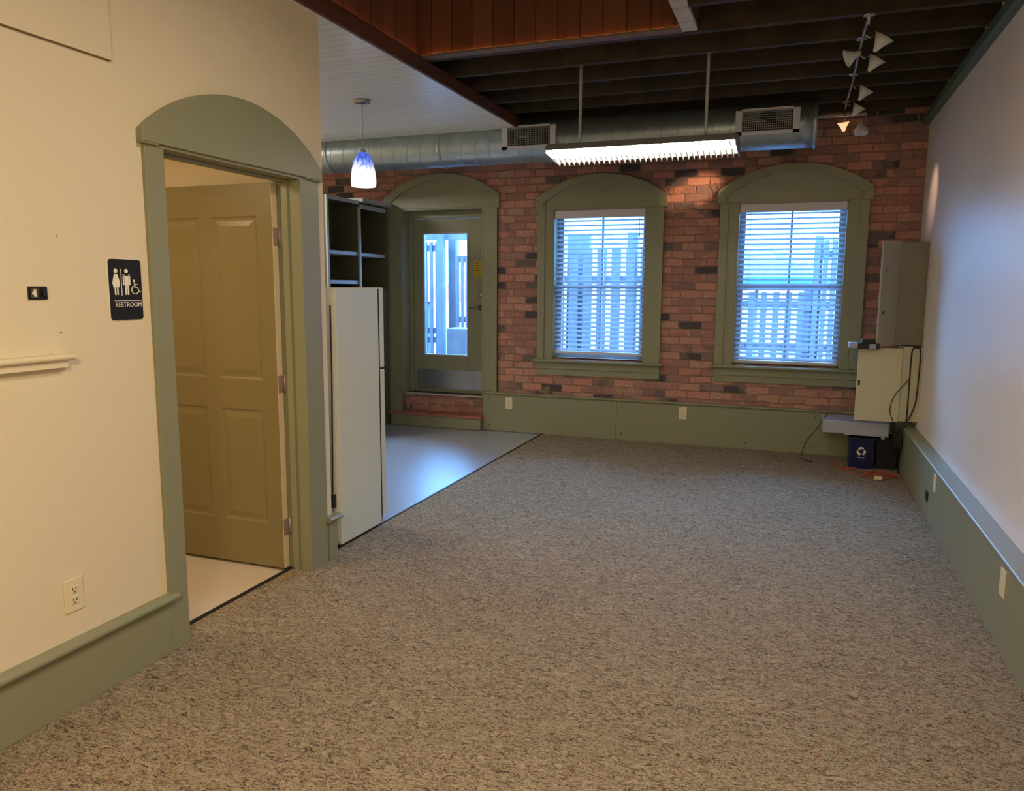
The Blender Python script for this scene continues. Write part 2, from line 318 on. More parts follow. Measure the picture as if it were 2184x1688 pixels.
# ------------------------------------------------------------------ helpers
ROOT = {}
class MB:
    def __init__(s): s.bm = bmesh.new()
    def poly(s, pts, face=True):
        vs = [s.bm.verts.new(p) for p in pts]; return s.bm.faces.new(vs) if face else vs
    def box(s, x0, x1, y0, y1, z0, z1):
        if x0 > x1: x0, x1 = x1, x0
        if y0 > y1: y0, y1 = y1, y0
        if z0 > z1: z0, z1 = z1, z0
        v = [s.bm.verts.new(p) for p in ((x0,y0,z0),(x1,y0,z0),(x1,y1,z0),(x0,y1,z0),(x0,y0,z1),(x1,y0,z1),(x1,y1,z1),(x0,y1,z1))]
        for f in ((0,3,2,1),(4,5,6,7),(0,1,5,4),(1,2,6,5),(2,3,7,6),(3,0,4,7)): s.bm.faces.new([v[i] for i in f])
        return s
    def obox(s, c, ax, ay, az, hx, hy, hz):
        c = Vector(c); ax = Vector(ax).normalized(); ay = Vector(ay).normalized(); az = Vector(az).normalized()
        v = [s.bm.verts.new(c+ax*i*hx+ay*j*hy+az*k*hz) for i, j, k in ((-1,-1,-1),(1,-1,-1),(1,1,-1),(-1,1,-1),(-1,-1,1),(1,-1,1),(1,1,1),(-1,1,1))]
        for f in ((0,3,2,1),(4,5,6,7),(0,1,5,4),(1,2,6,5),(2,3,7,6),(3,0,4,7)): s.bm.faces.new([v[i] for i in f])
        return s
    def prism(s, pts, plane, a, b):
        """closed 2D outline extruded: plane 'XZ' along y, 'YZ' along x, 'XY' along z"""
        def P(u, v, w): return (u, w, v) if plane == 'XZ' else ((w, u, v) if plane == 'YZ' else (u, v, w))
        A = [s.bm.verts.new(P(u, v, a)) for u, v in pts]; B = [s.bm.verts.new(P(u, v, b)) for u, v in pts]
        s.bm.faces.new(A); s.bm.faces.new(B[::-1]); n = len(pts)
        for i in range(n): s.bm.faces.new((A[i], B[i], B[(i+1) % n], A[(i+1) % n]))
        return s
    def strip(s, low, high, plane, a, b):
        """band between two point lists, extruded (safe for arches)"""
        def P(p, w): return (p[0], w, p[1]) if plane == 'XZ' else ((w, p[0], p[1]) if plane == 'YZ' else (p[0], p[1], w))
        n = len(low)
        L = [[s.bm.verts.new(P(p, w)) for p in low] for w in (a, b)]; H = [[s.bm.verts.new(P(p, w)) for p in high] for w in (a, b)]
        for i in range(n-1):
            s.bm.faces.new((L[0][i], L[0][i+1], H[0][i+1], H[0][i])); s.bm.faces.new((L[1][i], H[1][i], H[1][i+1], L[1][i+1]))
            s.bm.faces.new((L[0][i], L[1][i], L[1][i+1], L[0][i+1])); s.bm.faces.new((H[0][i], H[0][i+1], H[1][i+1], H[1][i]))
        for i in (0, n-1): s.bm.faces.new((L[0][i], H[0][i], H[1][i], L[1][i]))
        return s
    def tube(s, pts, r, seg=8, cap=True):
        pts = [Vector(p) for p in pts]; rings = []; prev = None
        for i, p in enumerate(pts):
            t = (pts[min(i+1, len(pts)-1)]-pts[max(i-1, 0)]).normalized()
            if prev is None:
                up = Vector((0, 0, 1)) if abs(t.z) < .9 else Vector((1, 0, 0)); a = t.cross(up).normalized()
            else: a = (prev - t*prev.dot(t)).normalized()
            prev = a; b = t.cross(a)
            rr = r[i] if isinstance(r, (list, tuple)) else r
            rings.append([s.bm.verts.new(p+a*math.cos(2*math.pi*k/seg)*rr+b*math.sin(2*math.pi*k/seg)*rr) for k in range(seg)])
        for A, B in zip(rings, rings[1:]):
            for k in range(seg):
                f = s.bm.faces.new((A[k], A[(k+1) % seg], B[(k+1) % seg], B[k])); f.smooth = seg > 5
        if cap: s.bm.faces.new(rings[0][::-1]); s.bm.faces.new(rings[-1])
        return s
    def lathe(s, prof, o, axis=(0, 0, 1), seg=32, closed=False):
        """profile [(r, h)] about axis through o"""
        o = Vector(o); t = Vector(axis).normalized(); up = Vector((0, 0, 1)) if abs(t.z) < .9 else Vector((1, 0, 0))
        a = t.cross(up).normalized(); b = t.cross(a); rings = []
        for r, h in prof:
            rings.append([s.bm.verts.new(o+t*h+(a*math.cos(2*math.pi*k/seg)+b*math.sin(2*math.pi*k/seg))*max(r, 1e-4)) for k in range(seg)])
        for A, B in zip(rings, rings[1:]):
            for k in range(seg):
                f = s.bm.faces.new((A[k], A[(k+1) % seg], B[(k+1) % seg], B[k])); f.smooth = True
        if closed: s.bm.faces.new(rings[0][::-1]); s.bm.faces.new(rings[-1])
        return s
    def build(s, name, material, parent=None, bevel=0, origin=None):
        bmesh.ops.recalc_face_normals(s.bm, faces=s.bm.faces)
        org = Vector(origin) if origin is not None else Vector((0, 0, 0))
        if parent is not None: org = ROOT[parent.name]
        elif origin is None:
            xs = [v.co for v in s.bm.verts]
            org = Vector(((min(v.x for v in xs)+max(v.x for v in xs))/2, (min(v.y for v in xs)+max(v.y for v in xs))/2, min(v.z for v in xs)))
        if name in KEEP0: org = Vector((0, 0, 0))
        for v in s.bm.verts: v.co -= org
        me = bpy.data.meshes.new(name); s.bm.to_mesh(me); s.bm.free()
        me.materials.append(M[material])
        o = bpy.data.objects.new(name, me); C.objects.link(o)
        if parent is not None: o.parent = parent
        else: o.location = org
        ROOT[o.name] = org
        if bevel:
            md = o.modifiers.new('bevel', 'BEVEL'); md.width = bevel; md.segments = 2; md.limit_method = 'ANGLE'
        return o
KEEP0 = set()
def bx(*a): return MB().box(*a)
def thing(name, label, cat, loc, group=None):
    o = bpy.data.objects.new(name, None); C.objects.link(o); o.location = loc; o.empty_display_size = .1
    o['label'] = label; o['category'] = cat
    if group: o['group'] = group
    ROOT[o.name] = Vector(loc); return o
def tag(o, label, cat, group=None):
    o['label'] = label; o['category'] = cat
    if group: o['group'] = group
    return o
def struct(name, label=None, loc=(0, 0, 0)):
    o = bpy.data.objects.new(name, None); C.objects.link(o); o.location = loc; o['kind'] = 'structure'
    if label: o['label'] = label
    ROOT[o.name] = Vector(loc); return o
def S(o, label=None):
    o['kind'] = 'structure'
    if label: o['label'] = label
    return o
def L(o, label): o['label'] = label; return o
def arcpts(u0, u1, zs, za, n=24):
    """segmental arch from (u0,zs) over the apex za to (u1,zs)"""
    h = za-zs; c = (u1-u0)/2; R = (c*c+h*h)/(2*h); uc = (u0+u1)/2; zc = za-R
    a = math.asin(c/R)
    return [(uc+R*math.sin(-a+2*a*i/n), zc+R*math.cos(-a+2*a*i/n)) for i in range(n+1)]
def text_mesh(body, size, name, material, parent, mtx, depth=.0006, extra=1.0):
    cu = bpy.data.curves.new('lettering', 'FONT'); cu.body = body; cu.size = size; cu.align_x = 'CENTER'; cu.align_y = 'CENTER'; cu.extrude = depth; cu.space_character = extra
    t = bpy.data.objects.new('lettering', cu); C.objects.link(t)
    bpy.context.view_layer.update()
    me = bpy.data.meshes.new_from_object(t.evaluated_get(bpy.context.evaluated_depsgraph_get()))
    bpy.data.objects.remove(t); bpy.data.curves.remove(cu)
    me.transform(Matrix.Translation(-ROOT[parent.name]) @ mtx); me.materials.clear(); me.materials.append(M[material])
    o = bpy.data.objects.new(name, me); C.objects.link(o); o.parent = parent; ROOT[o.name] = ROOT[parent.name]
    return o

XL, XR, YB, ZC, ZJ = -2.37, .955, 7.5, 2.865, 2.95
YN = -3.0

# ================================================================== room shell
b = MB(); b.box(-2.42, 1.0, YN, 7.6, -.06, 0); b.box(-2.475, -2.42, 2.43, 3.31, -.06, 0)
S(b.build('floor_carpet', 'carpet'), 'brown speckled loop carpet')
b = MB(); b.box(-6.29, -2.43, 3.42, 7.6, -.06, -.004); 
S(b.build('floor_vinyl', 'vinyl'), 'sheet vinyl floor of the kitchen')
S(bx(-4.69, -2.485, .96, 3.419, -.06, -.004).build('floor_restroom', 'vinyl2'), 'sheet vinyl floor of the restroom, coloured lighter as if lamplit')
b = MB(); b.box(-2.432, -2.418, 3.56, 7.46, -.01, .005)
S(b.build('trim_1', 'strip'), 'black strip where carpet meets vinyl')
b = MB(); b.box(-2.492, -2.472, 2.43, 3.31, -.01, .006)
S(b.build('trim_2', 'strip'), 'black threshold strip in the restroom doorway')

# left wall with the restroom doorway
D0, D1, DT = 2.43, 3.31, 2.03
b = MB(); b.box(-2.50, XL, YN, D0, 0, ZC); b.box(-2.50, XL, D1, 3.53, 0, ZC); b.box(-2.50, XL, D0, D1, DT, ZC)
S(b.build('wall_left', 'paint'), 'cream painted wall with the restroom doorway')
S(bx(-4.6, -2.50, 3.42, 3.53, 0, ZC).build('wall_partition', 'paint'), 'cream partition behind the fridge')
S(bx(-4.6, -2.50, .95, 1.05, 0, 2.4).build('wall_restroom_near', 'paint'))
S(bx(-4.7, -4.6, .95, 3.42, 0, 2.4).build('wall_restroom_far', 'paint'))
S(bx(-4.6, -2.50, 1.05, 3.42, 2.4, 2.44).build('ceiling_restroom', 'paint'))
S(bx(XR, XR+.12, YN, 7.78, 0, 3.2).build('wall_right', 'greypaint'), 'pale painted right wall')
S(bx(XL, XR, YN-.1, YN, 0, 3.2).build('wall_behind', 'paint'))
S(bx(-6.3, -2.39, 3.34, 3.53, ZC+.001, 3.20).build('attic_light_stop', 'paint'))  # unseen closure added to keep sky light out above the kitchen ceiling
S(bx(-6.3, -6.2, 3.3, 7.78, 3.2, 3.22).build('trim_12', 'paint'))
S(bx(-6.3, -6.2, 3.4, 7.78, 0, 3.2).build('wall_kitchen', 'paint'))
S(bx(-6.2, -4.6, 3.42, 3.53, 0, ZC).build('wall_kitchen_near', 'paint'))

# brick back wall around its three openings
WIN = [(-2.335, -1.40, .80, 2.275), (-.56, .375, .81, 2.285)]
DR = (-4.06, -3.09, 2.33)
b = MB()
xs = [-6.2, DR[0], DR[1], WIN[0][0], WIN[0][1], WIN[1][0], WIN[1][1], XR]
for i in (0, 2, 4, 6): b.box(xs[i], xs[i+1], YB, YB+.28, 0, 3.2)
for x0, x1, z0, z1 in WIN: b.box(x0, x1, YB, YB+.28, 0, z0-.001); b.box(x0, x1, YB, YB+.28, z1, 3.2)
b.box(DR[0], DR[1], YB, YB+.28, DR[2], 3.2); b.box(DR[0], DR[1], YB+.055, YB+.28, 0, .325)
KEEP0.add('wall_back')
S(b.build('wall_back', 'brick'), 'old red brick back wall')
# brick arches over the openings
for i, (u0, u1, zs, za) in enumerate(((-2.56, -1.18, 2.37, 2.615), (-.79, .60, 2.38, 2.635), (-4.30, -2.86, 2.45, 2.705))):
    lo = arcpts(u0, u1, zs, za, 60); hi = arcpts(u0-.05, u1+.05, zs+.09, za+.10, 60)
    b = MB()
    for k in range(0, 60, 2):
        p = [lo[k], lo[k+2], hi[k+2], hi[k]]
        c = (sum(q[0] for q in p)/4, sum(q[1] for q in p)/4)
        p = [(c[0]+(q[0]-c[0])*.9, c[1]+(q[1]-c[1])*.9) for q in p]
        b.prism(p, 'XZ', YB-.004, YB+.02)
    KEEP0.add('trim_%d' % (3+i))
    S(b.build('trim_%d' % (3+i), 'brick'), 'soldier course of bricks arched over an opening')

# ================================================================== baseboards
def cap_y(b, x0, x1, yf, yb, z0, z1):   # bullnose running in x
    r = (z1-z0)/2
    pts = [(yb, z0), (yf+r, z0)]+[(yf+r-r*math.sin(a*math.pi/8), z0+r-r*math.cos(a*math.pi/8)) for a in range(1, 8)]+[(yf+r, z1), (yb, z1)]
    A = [b.bm.verts.new((x0, p[0], p[1])) for p in pts]; B = [b.bm.verts.new((x1, p[0], p[1])) for p in pts]
    b.bm.faces.new(A); b.bm.faces.new(B[::-1])
    for i in range(len(pts)): b.bm.faces.new((A[i], B[i], B[(i+1) % len(pts)], A[(i+1) % len(pts)]))
def cap_x(b, y0, y1, xf, xb, z0, z1):   # bullnose running in y; xf the rounded edge
    r = (z1-z0)/2; s = 1 if xf < xb else -1
    pts = [(xb, z0), (xf+s*r, z0)]+[(xf+s*(r-r*math.sin(a*math.pi/8)), z0+r-r*math.cos(a*math.pi/8)) for a in range(1, 8)]+[(xf+s*r, z1), (xb, z1)]
    A = [b.bm.verts.new((p[0], y0, p[1])) for p in pts]; B = [b.bm.verts.new((p[0], y1, p[1])) for p in pts]
    b.bm.faces.new(A); b.bm.faces.new(B[::-1])
    for i in range(len(pts)): b.bm.faces.new((A[i], B[i], B[(i+1) % len(pts)], A[(i+1) % len(pts)]))
bl = struct('baseboard_left', 'sage green baseboard with rounded cap')
b = MB(); b.box(XL, -2.348, YN, 2.333, 0, .225); b.box(XL, -2.348, 3.475, 3.55, 0, .225); b.box(-2.50, XL, 3.53, 3.55, 0, .225)
b.build('board', 'sage', bl, .002)
b = MB(); cap_x(b, YN, 2.355, -2.320, XL, .222, .250); cap_x(b, 3.455, 3.57, -2.320, XL, .222, .250); b.box(-2.5, XL, 3.53, 3.565, .222, .250)
b.build('cap_rail', 'sage', bl)
br = struct('baseboard_right', 'tall sage green baseboard with deep cap')
b = MB(); b.box(.87, XR, YN, 4.797, 0, .374); b.box(.87, XR, 4.80, 7.455, 0, .374); b.build('board', 'sage', br, .0015)
b = MB(); cap_x(b, YN, 7.44, .858, XR, .372, .392); b.build('cap_rail', 'sage', br)
bb = struct('baseboard_back', 'tall sage green panelled baseboard below the windows')
b = MB(); b.box(-3.088, -1.647, 7.46, YB, 0, .392); b.box(-1.643, .868, 7.46, YB, 0, .392); b.box(-6.2, -4.062, 7.46, YB, 0, .392)
b.build('board', 'sage', bb, .0015)
b = MB(); cap_y(b, -3.09, .865, 7.440, YB, .392, .412); cap_y(b, -6.2, -4.075, 7.440, YB, .392, .412); b.build('cap_rail', 'sage', bb)
b = MB()
for sx in (-3.02, -1.70, -1.59, -.4, .2):
    for sz in (.06, .34):
        b.lathe([(.006, 0), (.006, .002), (.0, .0025)], (sx, 7.4595, sz), (0, -1, 0), 8)
b.build('screw_heads', 'slot', bb)['kind'] = 'stuff'

# ================================================================== arched casings
def arched_casing(parent, plane, u0, u1, o0, o1, z0, zo, zs, za, wf, wt, ear=.025, drop=.11, band=.075, inner=True):
    """plane XZ (back wall) or YZ; wf = face of wall, sgn = towards the room; wt = +-1"""
    s = wt
    b = MB()
    th = .018
    lo = arcpts(u0, u1, zs, za, 32)
    # header: band from the opening's head to the arch, then two legs
    b.strip([(p[0], zo) for p in lo], lo, plane, wf, wf+s*th)
    for a0, a1 in ((u0, o0), (o1, u1)):
        b.prism([(a0, z0), (a1, z0), (a1, zo), (a0, zo)], plane, wf, wf+s*th)
    b.build('casing', 'sage', parent, .002)
    b = MB()
    # raised outer band
    if inner:
        for a0, a1 in ((u0, u0+band), (u1-band, u1)):
            b.prism([(a0, z0), (a1, z0), (a1, zs), (a0, zs)], plane, wf, wf+s*(th+.012))
    bw = .075 if inner else .0
    if inner:
        hi = arcpts(u0-ear, u1+ear, zs+.005, za+.018, 32); lw = arcpts(u0+.055, u1-.055, zs-.045, za-.055, 32)
        b.strip(lw, hi, plane, wf, wf+s*(th+.022))
        for a0, a1 in ((u0-ear, u0+.055), (u1-.055, u1+ear)):
            b.prism([(a0, zs-drop), (a1, zs-drop), (a1, zs+(.005 if False else -.045)), (a0, zs+.005 if a0 < u0 else zs-.045), ] if a0 < u0 else
                    [(a0, zs-drop), (a1, zs-drop), (a1, zs+.005), (a0, zs-.045)], plane, wf, wf+s*(th+.022))
    else:
        hi = arcpts(u0-ear, u1+ear, zs+.005, za+.018, 32)
        b.strip([(p[0], zo+.012) for p in hi], hi, plane, wf, wf+s*(th+.014))
        for a0, a1 in ((u0-ear, o0-.035), (o1+.035, u1+ear)):
            b.prism([(a0, zs-drop), (a1, zs-drop), (a1, zo+.012), (a0, zo+.012)], plane, wf, wf+s*(th+.014))
    b.build('arch_moulding', 'sage', parent, .003)

# ---- windows with sashes
for i, (x0, x1, z0, z1) in enumerate(WIN):
    wn = struct('window_%d' % (i+1), ['left double-hung window in arched sage casing', 'right double-hung window in arched sage casing'][i], ((x0+x1)/2, YB, z0))
    arched_casing(wn, 'XZ', x0-.16, x1+.165, x0, x1, z0-.03, z1, z1+.105, z1+.315, YB, -1)
    b = MB(); b.box(x0, x0+.012, YB-.016, YB+.20, z0, z1); b.box(x1-.012, x1, YB-.016, YB+.20, z0, z1); b.box(x0, x1, YB-.016, YB+.20, z1-.012, z1); b.box(x0, x1, YB, YB+.20, z0-.01, z0+.004)
    b.build('jamb', 'sage', wn)
    b = MB(); cap_y(b, x0-.19, x1+.195, YB-.085, YB, z0-.045, z0-.018); b.build('window_sill', 'sage', wn)
    b = MB(); b.box(x0-.16, x1+.165, YB-.035, YB, z0-.115, z0-.045); b.box(x0-.16, x1+.165, YB-.022, YB, z0-.18, z0-.115); b.build('apron', 'sage', wn, .003)
    zm = (z0+z1)/2-.03
    ya, yb_ = YB+.10, YB+.14
    b = MB()
    for (s0, s1, y0) in ((z0+.004, zm+.03, ya), (zm-.01, z1-.012, ya+.045)):
        b.box(x0+.012, x0+.06, y0, y0+.04, s0, s1); b.box(x1-.06, x1-.012, y0, y0+.04, s0, s1)
        b.box(x0+.06, x1-.06, y0, y0+.04, s0, s0+.045); b.box(x0+.06, x1-.06, y0, y0+.04, s1-.04, s1)
        b.box((x0+x1)/2-.01, (x0+x1)/2+.01, y0+.005, y0+.035, s0+.045, s1-.04)
    b.build('sash', 'vinylframe', wn, .002)
    b = MB(); b.box(x0+.06, x1-.06, ya+.018, ya+.022, z0+.049, zm-.01); b.box(x0+.06, x1-.06, ya+.063, ya+.067, zm+.035, z1-.052)
    b.build('pane', 'glass', wn)
    # blind
    bd = thing('window_blind', ['white horizontal slatted blind in the left window, next to the glazed back door',
                                'white horizontal slatted blind in the right window, beside the wall cabinets'][i], 'blind', ((x0+x1)/2, YB+.03, z0), 'window blinds')
    MB().box(x0+.014, x1-.014, YB-.012, YB+.055, z1-.085, z1-.013).build('headrail', 'blindrail', bd, .003)
    zb = [.055, .02][i]
    MB().box(x0+.016, x1-.016, YB+.01, YB+.05, z0+zb-.012, z0+zb+.012).build('bottom_rail', 'blindrail', bd, .003)
    b = MB(); pitch = .0455; zz = z0+zb+.035; ta = math.radians(21); hw = .025
    while zz < z1-.1:
        n = 4; pr = None
        for k in range(n+1):
            t = -1+2*k/n
            y = YB+.03+t*hw*math.cos(ta); z = zz+t*hw*math.sin(ta)+.003*(1-t*t)
            cur = (b.bm.verts.new((x0+.018, y, z)), b.bm.verts.new((x1-.018, y, z)), b.bm.verts.new((x1-.018, y, z-.0025)), b.bm.verts.new((x0+.018, y, z-.0025)))
            if pr:
                for q in range(4): b.bm.faces.new((pr[q], pr[(q+1) % 4], cur[(q+1) % 4], cur[q]))
            else: b.bm.faces.new(cur)
            pr = cur
        b.bm.faces.new(pr[::-1]); zz += pitch
    b.build('slats', 'slat', bd)
    b = MB()
    for fx in (.12, .5, .88):
        for yy in (.006, .054): b.tube([(x0+(x1-x0)*fx, YB+yy, z0+zb), (x0+(x1-x0)*fx, YB+yy, z1-.08)], .0009, 4)
    b.build('ladder_cord', 'blindrail', bd)
    b = MB(); b.tube([(x1-.07, YB-.004, z1-.09), (x1-.07, YB-.006, z1-.24)], .003, 6); b.tube([(x1-.07, YB-.006, z1-.24), (x1-.07, YB-.006, z1-.28)], .006, 6)
    b.build('pull_cord', 'blindrail', bd)

# ---- restroom door and its frame
d1 = struct('door_1', 'open restroom door in an arched sage casing', (XL, 3.31, 0))
arched_casing(d1, 'YZ', D0-.095, D1+.155, D0, D1, 0, DT, 2.085, 2.30, XL, 1, ear=.02, drop=.05, inner=False)
b = MB(); b.box(-2.52, -2.362, D0-.02, D0+.001, 0, DT); b.box(-2.52, -2.362, D1-.001, D1+.02, 0, DT); b.box(-2.52, -2.362, D0, D1, DT-.001, DT+.02)
b.box(-2.46, -2.425, D0+.001, D0+.014, 0, DT-.012); b.box(-2.46, -2.425, D1-.014, D1-.001, 0, DT-.012); b.box(-2.46, -2.425, D0+.001, D1-.001, DT-.014, DT-.001)
b.build('jamb', 'sage', d1, .0015)
# leaf swung into the restroom, panels sunk and raised again
YF, YK, HX = 3.262, 3.304, -2.492
leaf_w = .835
b = MB(); b.box(HX-leaf_w, HX-.0015, YF+.006, YK, .012, 2.015)
pan = []
for (a, c) in ((.095, .375), (.46, .74)):
    for (z0, z1) in ((.25, .86), (1.02, 1.855)): pan.append((HX-c, HX-a, z0, z1))
cols_ = sorted(set([HX-leaf_w, HX-.0015]+[p[0] for p in pan]+[p[1] for p in pan])); rows_ = sorted(set([.012, 2.015]+[p[2] for p in pan]+[p[3] for p in pan]))
for i in range(len(cols_)-1):
    for j in range(len(rows_)-1):
        cx, cz = (cols_[i]+cols_[i+1])/2, (rows_[j]+rows_[j+1])/2
        if any(p[0] < cx < p[1] and p[2] < cz < p[3] for p in pan): continue
        b.box(cols_[i], cols_[i+1], YF, YF+.007, rows_[j], rows_[j+1])
for p in pan:
    def ring(d, y): return [(p[0]+d, y, p[2]+d), (p[1]-d, y, p[2]+d), (p[1]-d, y, p[3]-d), (p[0]+d, y, p[3]-d)]
    R = [ring(0, YF), ring(.010, YF+.0055), ring(.022, YF+.0055), ring(.048, YF+.0005)]
    R = [[b.bm.verts.new(q) for q in r] for r in R]
    for A, B in zip(R, R[1:]):
        for k in range(4): b.bm.faces.new((A[k], A[(k+1) % 4], B[(k+1) % 4], B[k]))
    b.bm.faces.new(R[-1])
lf = b.build('door_leaf', 'sagedoor', d1)
L(MB().box(HX-.0015, HX, YF, YK, .012, 2.015).build('leaf_edge', 'edge', lf), 'unpainted cream hinge edge')
for hz in (1.75, 1.0, .235):
    b = MB(); b.box(HX-.0005, HX+.002, YF+.004, YK, hz-.045, hz+.045); b.tube([(HX+.008, YK+.004, hz-.047), (HX+.008, YK+.004, hz+.047)], .006, 10)
    b.box(HX, HX+.05, D1-.003, D1-.0005, hz-.045, hz+.045)
    for sx in (-.03, 0, .03):
        b.lathe([(.004, 0), (.0, .0015)], (HX+.002, YF+.018, hz+sx), (1, 0, 0), 8)
    L(b.build('hinge', 'hinge', d1), 'satin metal hinge')

# ---- back door
d2 = struct('door_2', 'sage green glazed back door up one step', (-3.57, YB, .35))
x0, x1, zt = DR
arched_casing(d2, 'XZ', x0-.165, x1+.155, x0, x1, .395, zt, 2.445, 2.665, YB, -1, drop=.13)
b = MB()
b.box(x0, x0+.02, YB-.02, YB+.26, .345, zt); b.box(x1-.02, x1, YB-.02, YB+.26, .345, zt); b.box(x0, x1, YB-.016, YB+.26, zt-.02, zt)
b.box(x0+.02, x0+.06, YB+.15, YB+.26, .345, zt-.02); b.box(x1-.06, x1-.02, YB+.15, YB+.26, .345, zt-.02); b.box(x0+.06, x1-.06, YB+.15, YB+.26, zt-.09, zt-.02)
b.build('jamb', 'sage', d2, .002)
lx0, lx1, lz0, lz1 = x0+.062, x1-.062, .348, zt-.094
g = (-3.885, -3.345, .755, 2.09)
ly0, ly1 = YB+.175, YB+.22
b = MB(); b.box(lx0, g[0], ly0, ly1, lz0, lz1); b.box(g[1], lx1, ly0, ly1, lz0, lz1); b.box(g[0], g[1], ly0, ly1, lz0, g[2]); b.box(g[0], g[1], ly0, ly1, g[3], lz1)
lf2 = b.build('door_leaf', 'sage', d2, .002)
b = MB(); t = .014
b.box(g[0], g[0]+t, ly0-.006, ly0+.03, g[2], g[3]); b.box(g[1]-t, g[1], ly0-.006, ly0+.03, g[2], g[3]); b.box(g[0]+t, g[1]-t, ly0-.006, ly0+.03, g[2], g[2]+t); b.box(g[0]+t, g[1]-t, ly0-.006, ly0+.03, g[3]-t, g[3])
b.build('glazing_bead', 'vinylframe', lf2)
MB().box(g[0]+.01, g[1]-.01, ly0+.02, ly0+.024, g[2]+.01, g[3]-.01).build('pane', 'glass', lf2)
MB().box(lx0+.02, lx1-.01, ly0-.003, ly0-.0005, .385, .60).build('kick_plate', 'kick', lf2)
b = MB(); hx, hz = -3.20, 1.29
b.lathe([(.03, 0), (.03, .01), (.012, .016), (.012, .05), (0, .052)], (hx, ly0, hz), (0, -1, 0), 20)
b.tube([(hx, ly0-.045, hz), (hx-.05, ly0-.05, hz+.003), (hx-.115, ly0-.044, hz-.002)], [.011, .009, .008], 10)
b.build('door_handle', 'chrome', lf2)
b = MB(); b.lathe([(.026, 0), (.026, .012), (.010, .014), (0, .015)], (hx, ly0, hz+.14), (0, -1, 0), 20); b.build('deadbolt', 'chrome', lf2)
# notice stuck on the door
nt_ = MB().box(-3.275, -3.19, ly0-.0025, ly0-.0006, 1.61, 1.785).build('notice', 'yellow'); tag(nt_, 'small yellow paper notice stuck on the glazed back door, above the handle', 'notice')
b = MB()
for k in range(6): b.box(-3.265, -3.265+.065*(.6+.4*((k*7) % 5)/5), ly0-.0030, ly0-.0024, 1.765-.026*k-.006, 1.765-.026*k)
b.build('printed_lines', 'slot', nt_)
# threshold
S(MB().box(x0-.0, x1+.0, YB+.04, YB+.27, .326, .346).build('trim_6', 'darkbin', None, .002), 'dark door sill')
S(MB().box(x0, x1, YB+.028, YB+.040, .330, .349).build('trim_7', 'cabface', None, .002), 'pale nosing of the door sill')

# step
st = thing('door_step', 'low step with red-brown tread and sage riser below the glazed back door', 'step', (-3.63, 7.42, 0))
b = MB(); b.box(-4.165, -3.095, 7.405, 7.438, 0, .122); b.box(-4.058, -3.095, 7.438, 7.553, 0, .122); b.build('riser', 'sage', st, .002)
b = MB(); b.box(-4.185, -3.08, 7.385, 7.438, .122, .147); b.box(-4.058, -3.092, 7.438, 7.553, .122, .147); b.build('tread', 'tread', st, .003)

# ================================================================== ceilings
S(bx(-6.2, -2.345, 3.53, 7.5, ZC, ZC+.05).build('ceiling_kitchen', 'beadboard'), 'white beadboard ceiling over the kitchen')
b = bx(-2.50, -2.345, YN, 3.53, ZC, ZC+.05); S(b.build('ceiling_edge', 'beadboard'))
S(MB().box(-2.345, -2.322, YN, 7.5, ZC-.006, 2.945).build('trim_8', 'fascia', None, .003), 'dark brown fascia along the dropped ceiling')
cj = struct('ceiling', 'dark open joist ceiling')
b = MB(); b.box(-6.3, XR+.12, 4.679, 7.78, 3.20, 3.24); b.box(-.699, XR+.12, YN-.1, 4.679, 3.301, 3.34); b.box(-.66, XR+.12, YN-.1, 4.679, 3.20, 3.301); b.box(-6.3, -2.38, YN-.1, 4.679, 3.2, 3.24); b.build('subfloor_deck', 'deck_dark', cj)
yj = [4.68, 5.085, 5.49, 5.89, 6.25, 6.70, 7.08]
for k, y in enumerate(yj):
    L(MB().box(-2.46, XR, y, y+.045, ZJ, 3.20).build('joist', 'joist', cj), 'dark old joist running across the room')
y = 4.24
while y > YN:
    MB().box(-.615, XR, y, y+.045, ZJ, 3.20).build('joist', 'joist', cj); y -= .41
L(MB().box(-.70, -.615, YN, 4.66, ZJ, ZJ+.02).build('trimmer_soffit', 'trimmer', cj), 'whitewashed underside of the trimmer beam')
b = MB(); b.box(-.70, -.66, YN, 4.66, ZJ+.02, 3.3); b.box(-.655, -.615, YN, 4.66, ZJ+.02, 3.3); b.build('trimmer_beam', 'fascia', cj)
b = MB()
for yy in (4.50, 4.28, 4.06): b.box(-.7005, -.6145, yy, yy+.003, ZJ-.0006, ZJ+.001)
b.build('board_joints', 'slot', cj)
# cross bridging between joists
for (bx0, k) in ((-1.93, 0), (-1.90, 1), (-1.72, 2), (-1.45, 3), (.1, 2)):
    ya_, yb2 = yj[k]+.047, yj[k+1]-.002
    c = Vector((bx0, (ya_+yb2)/2, 3.07)); d = Vector((0, yb2-ya_, .16)); ln = d.length/2-.012; d.normalize()
    MB().obox(c, (1, 0, 0), d, d.cross(Vector((1, 0, 0))), .019, ln, .026).build('bridging', 'joist', cj)
S(MB().box(XR-.055, XR, YN, 7.5, 2.885, 2.949).build('trim_9', 'olivetrim', None, .003), 'green painted ledger along the top of the right wall')
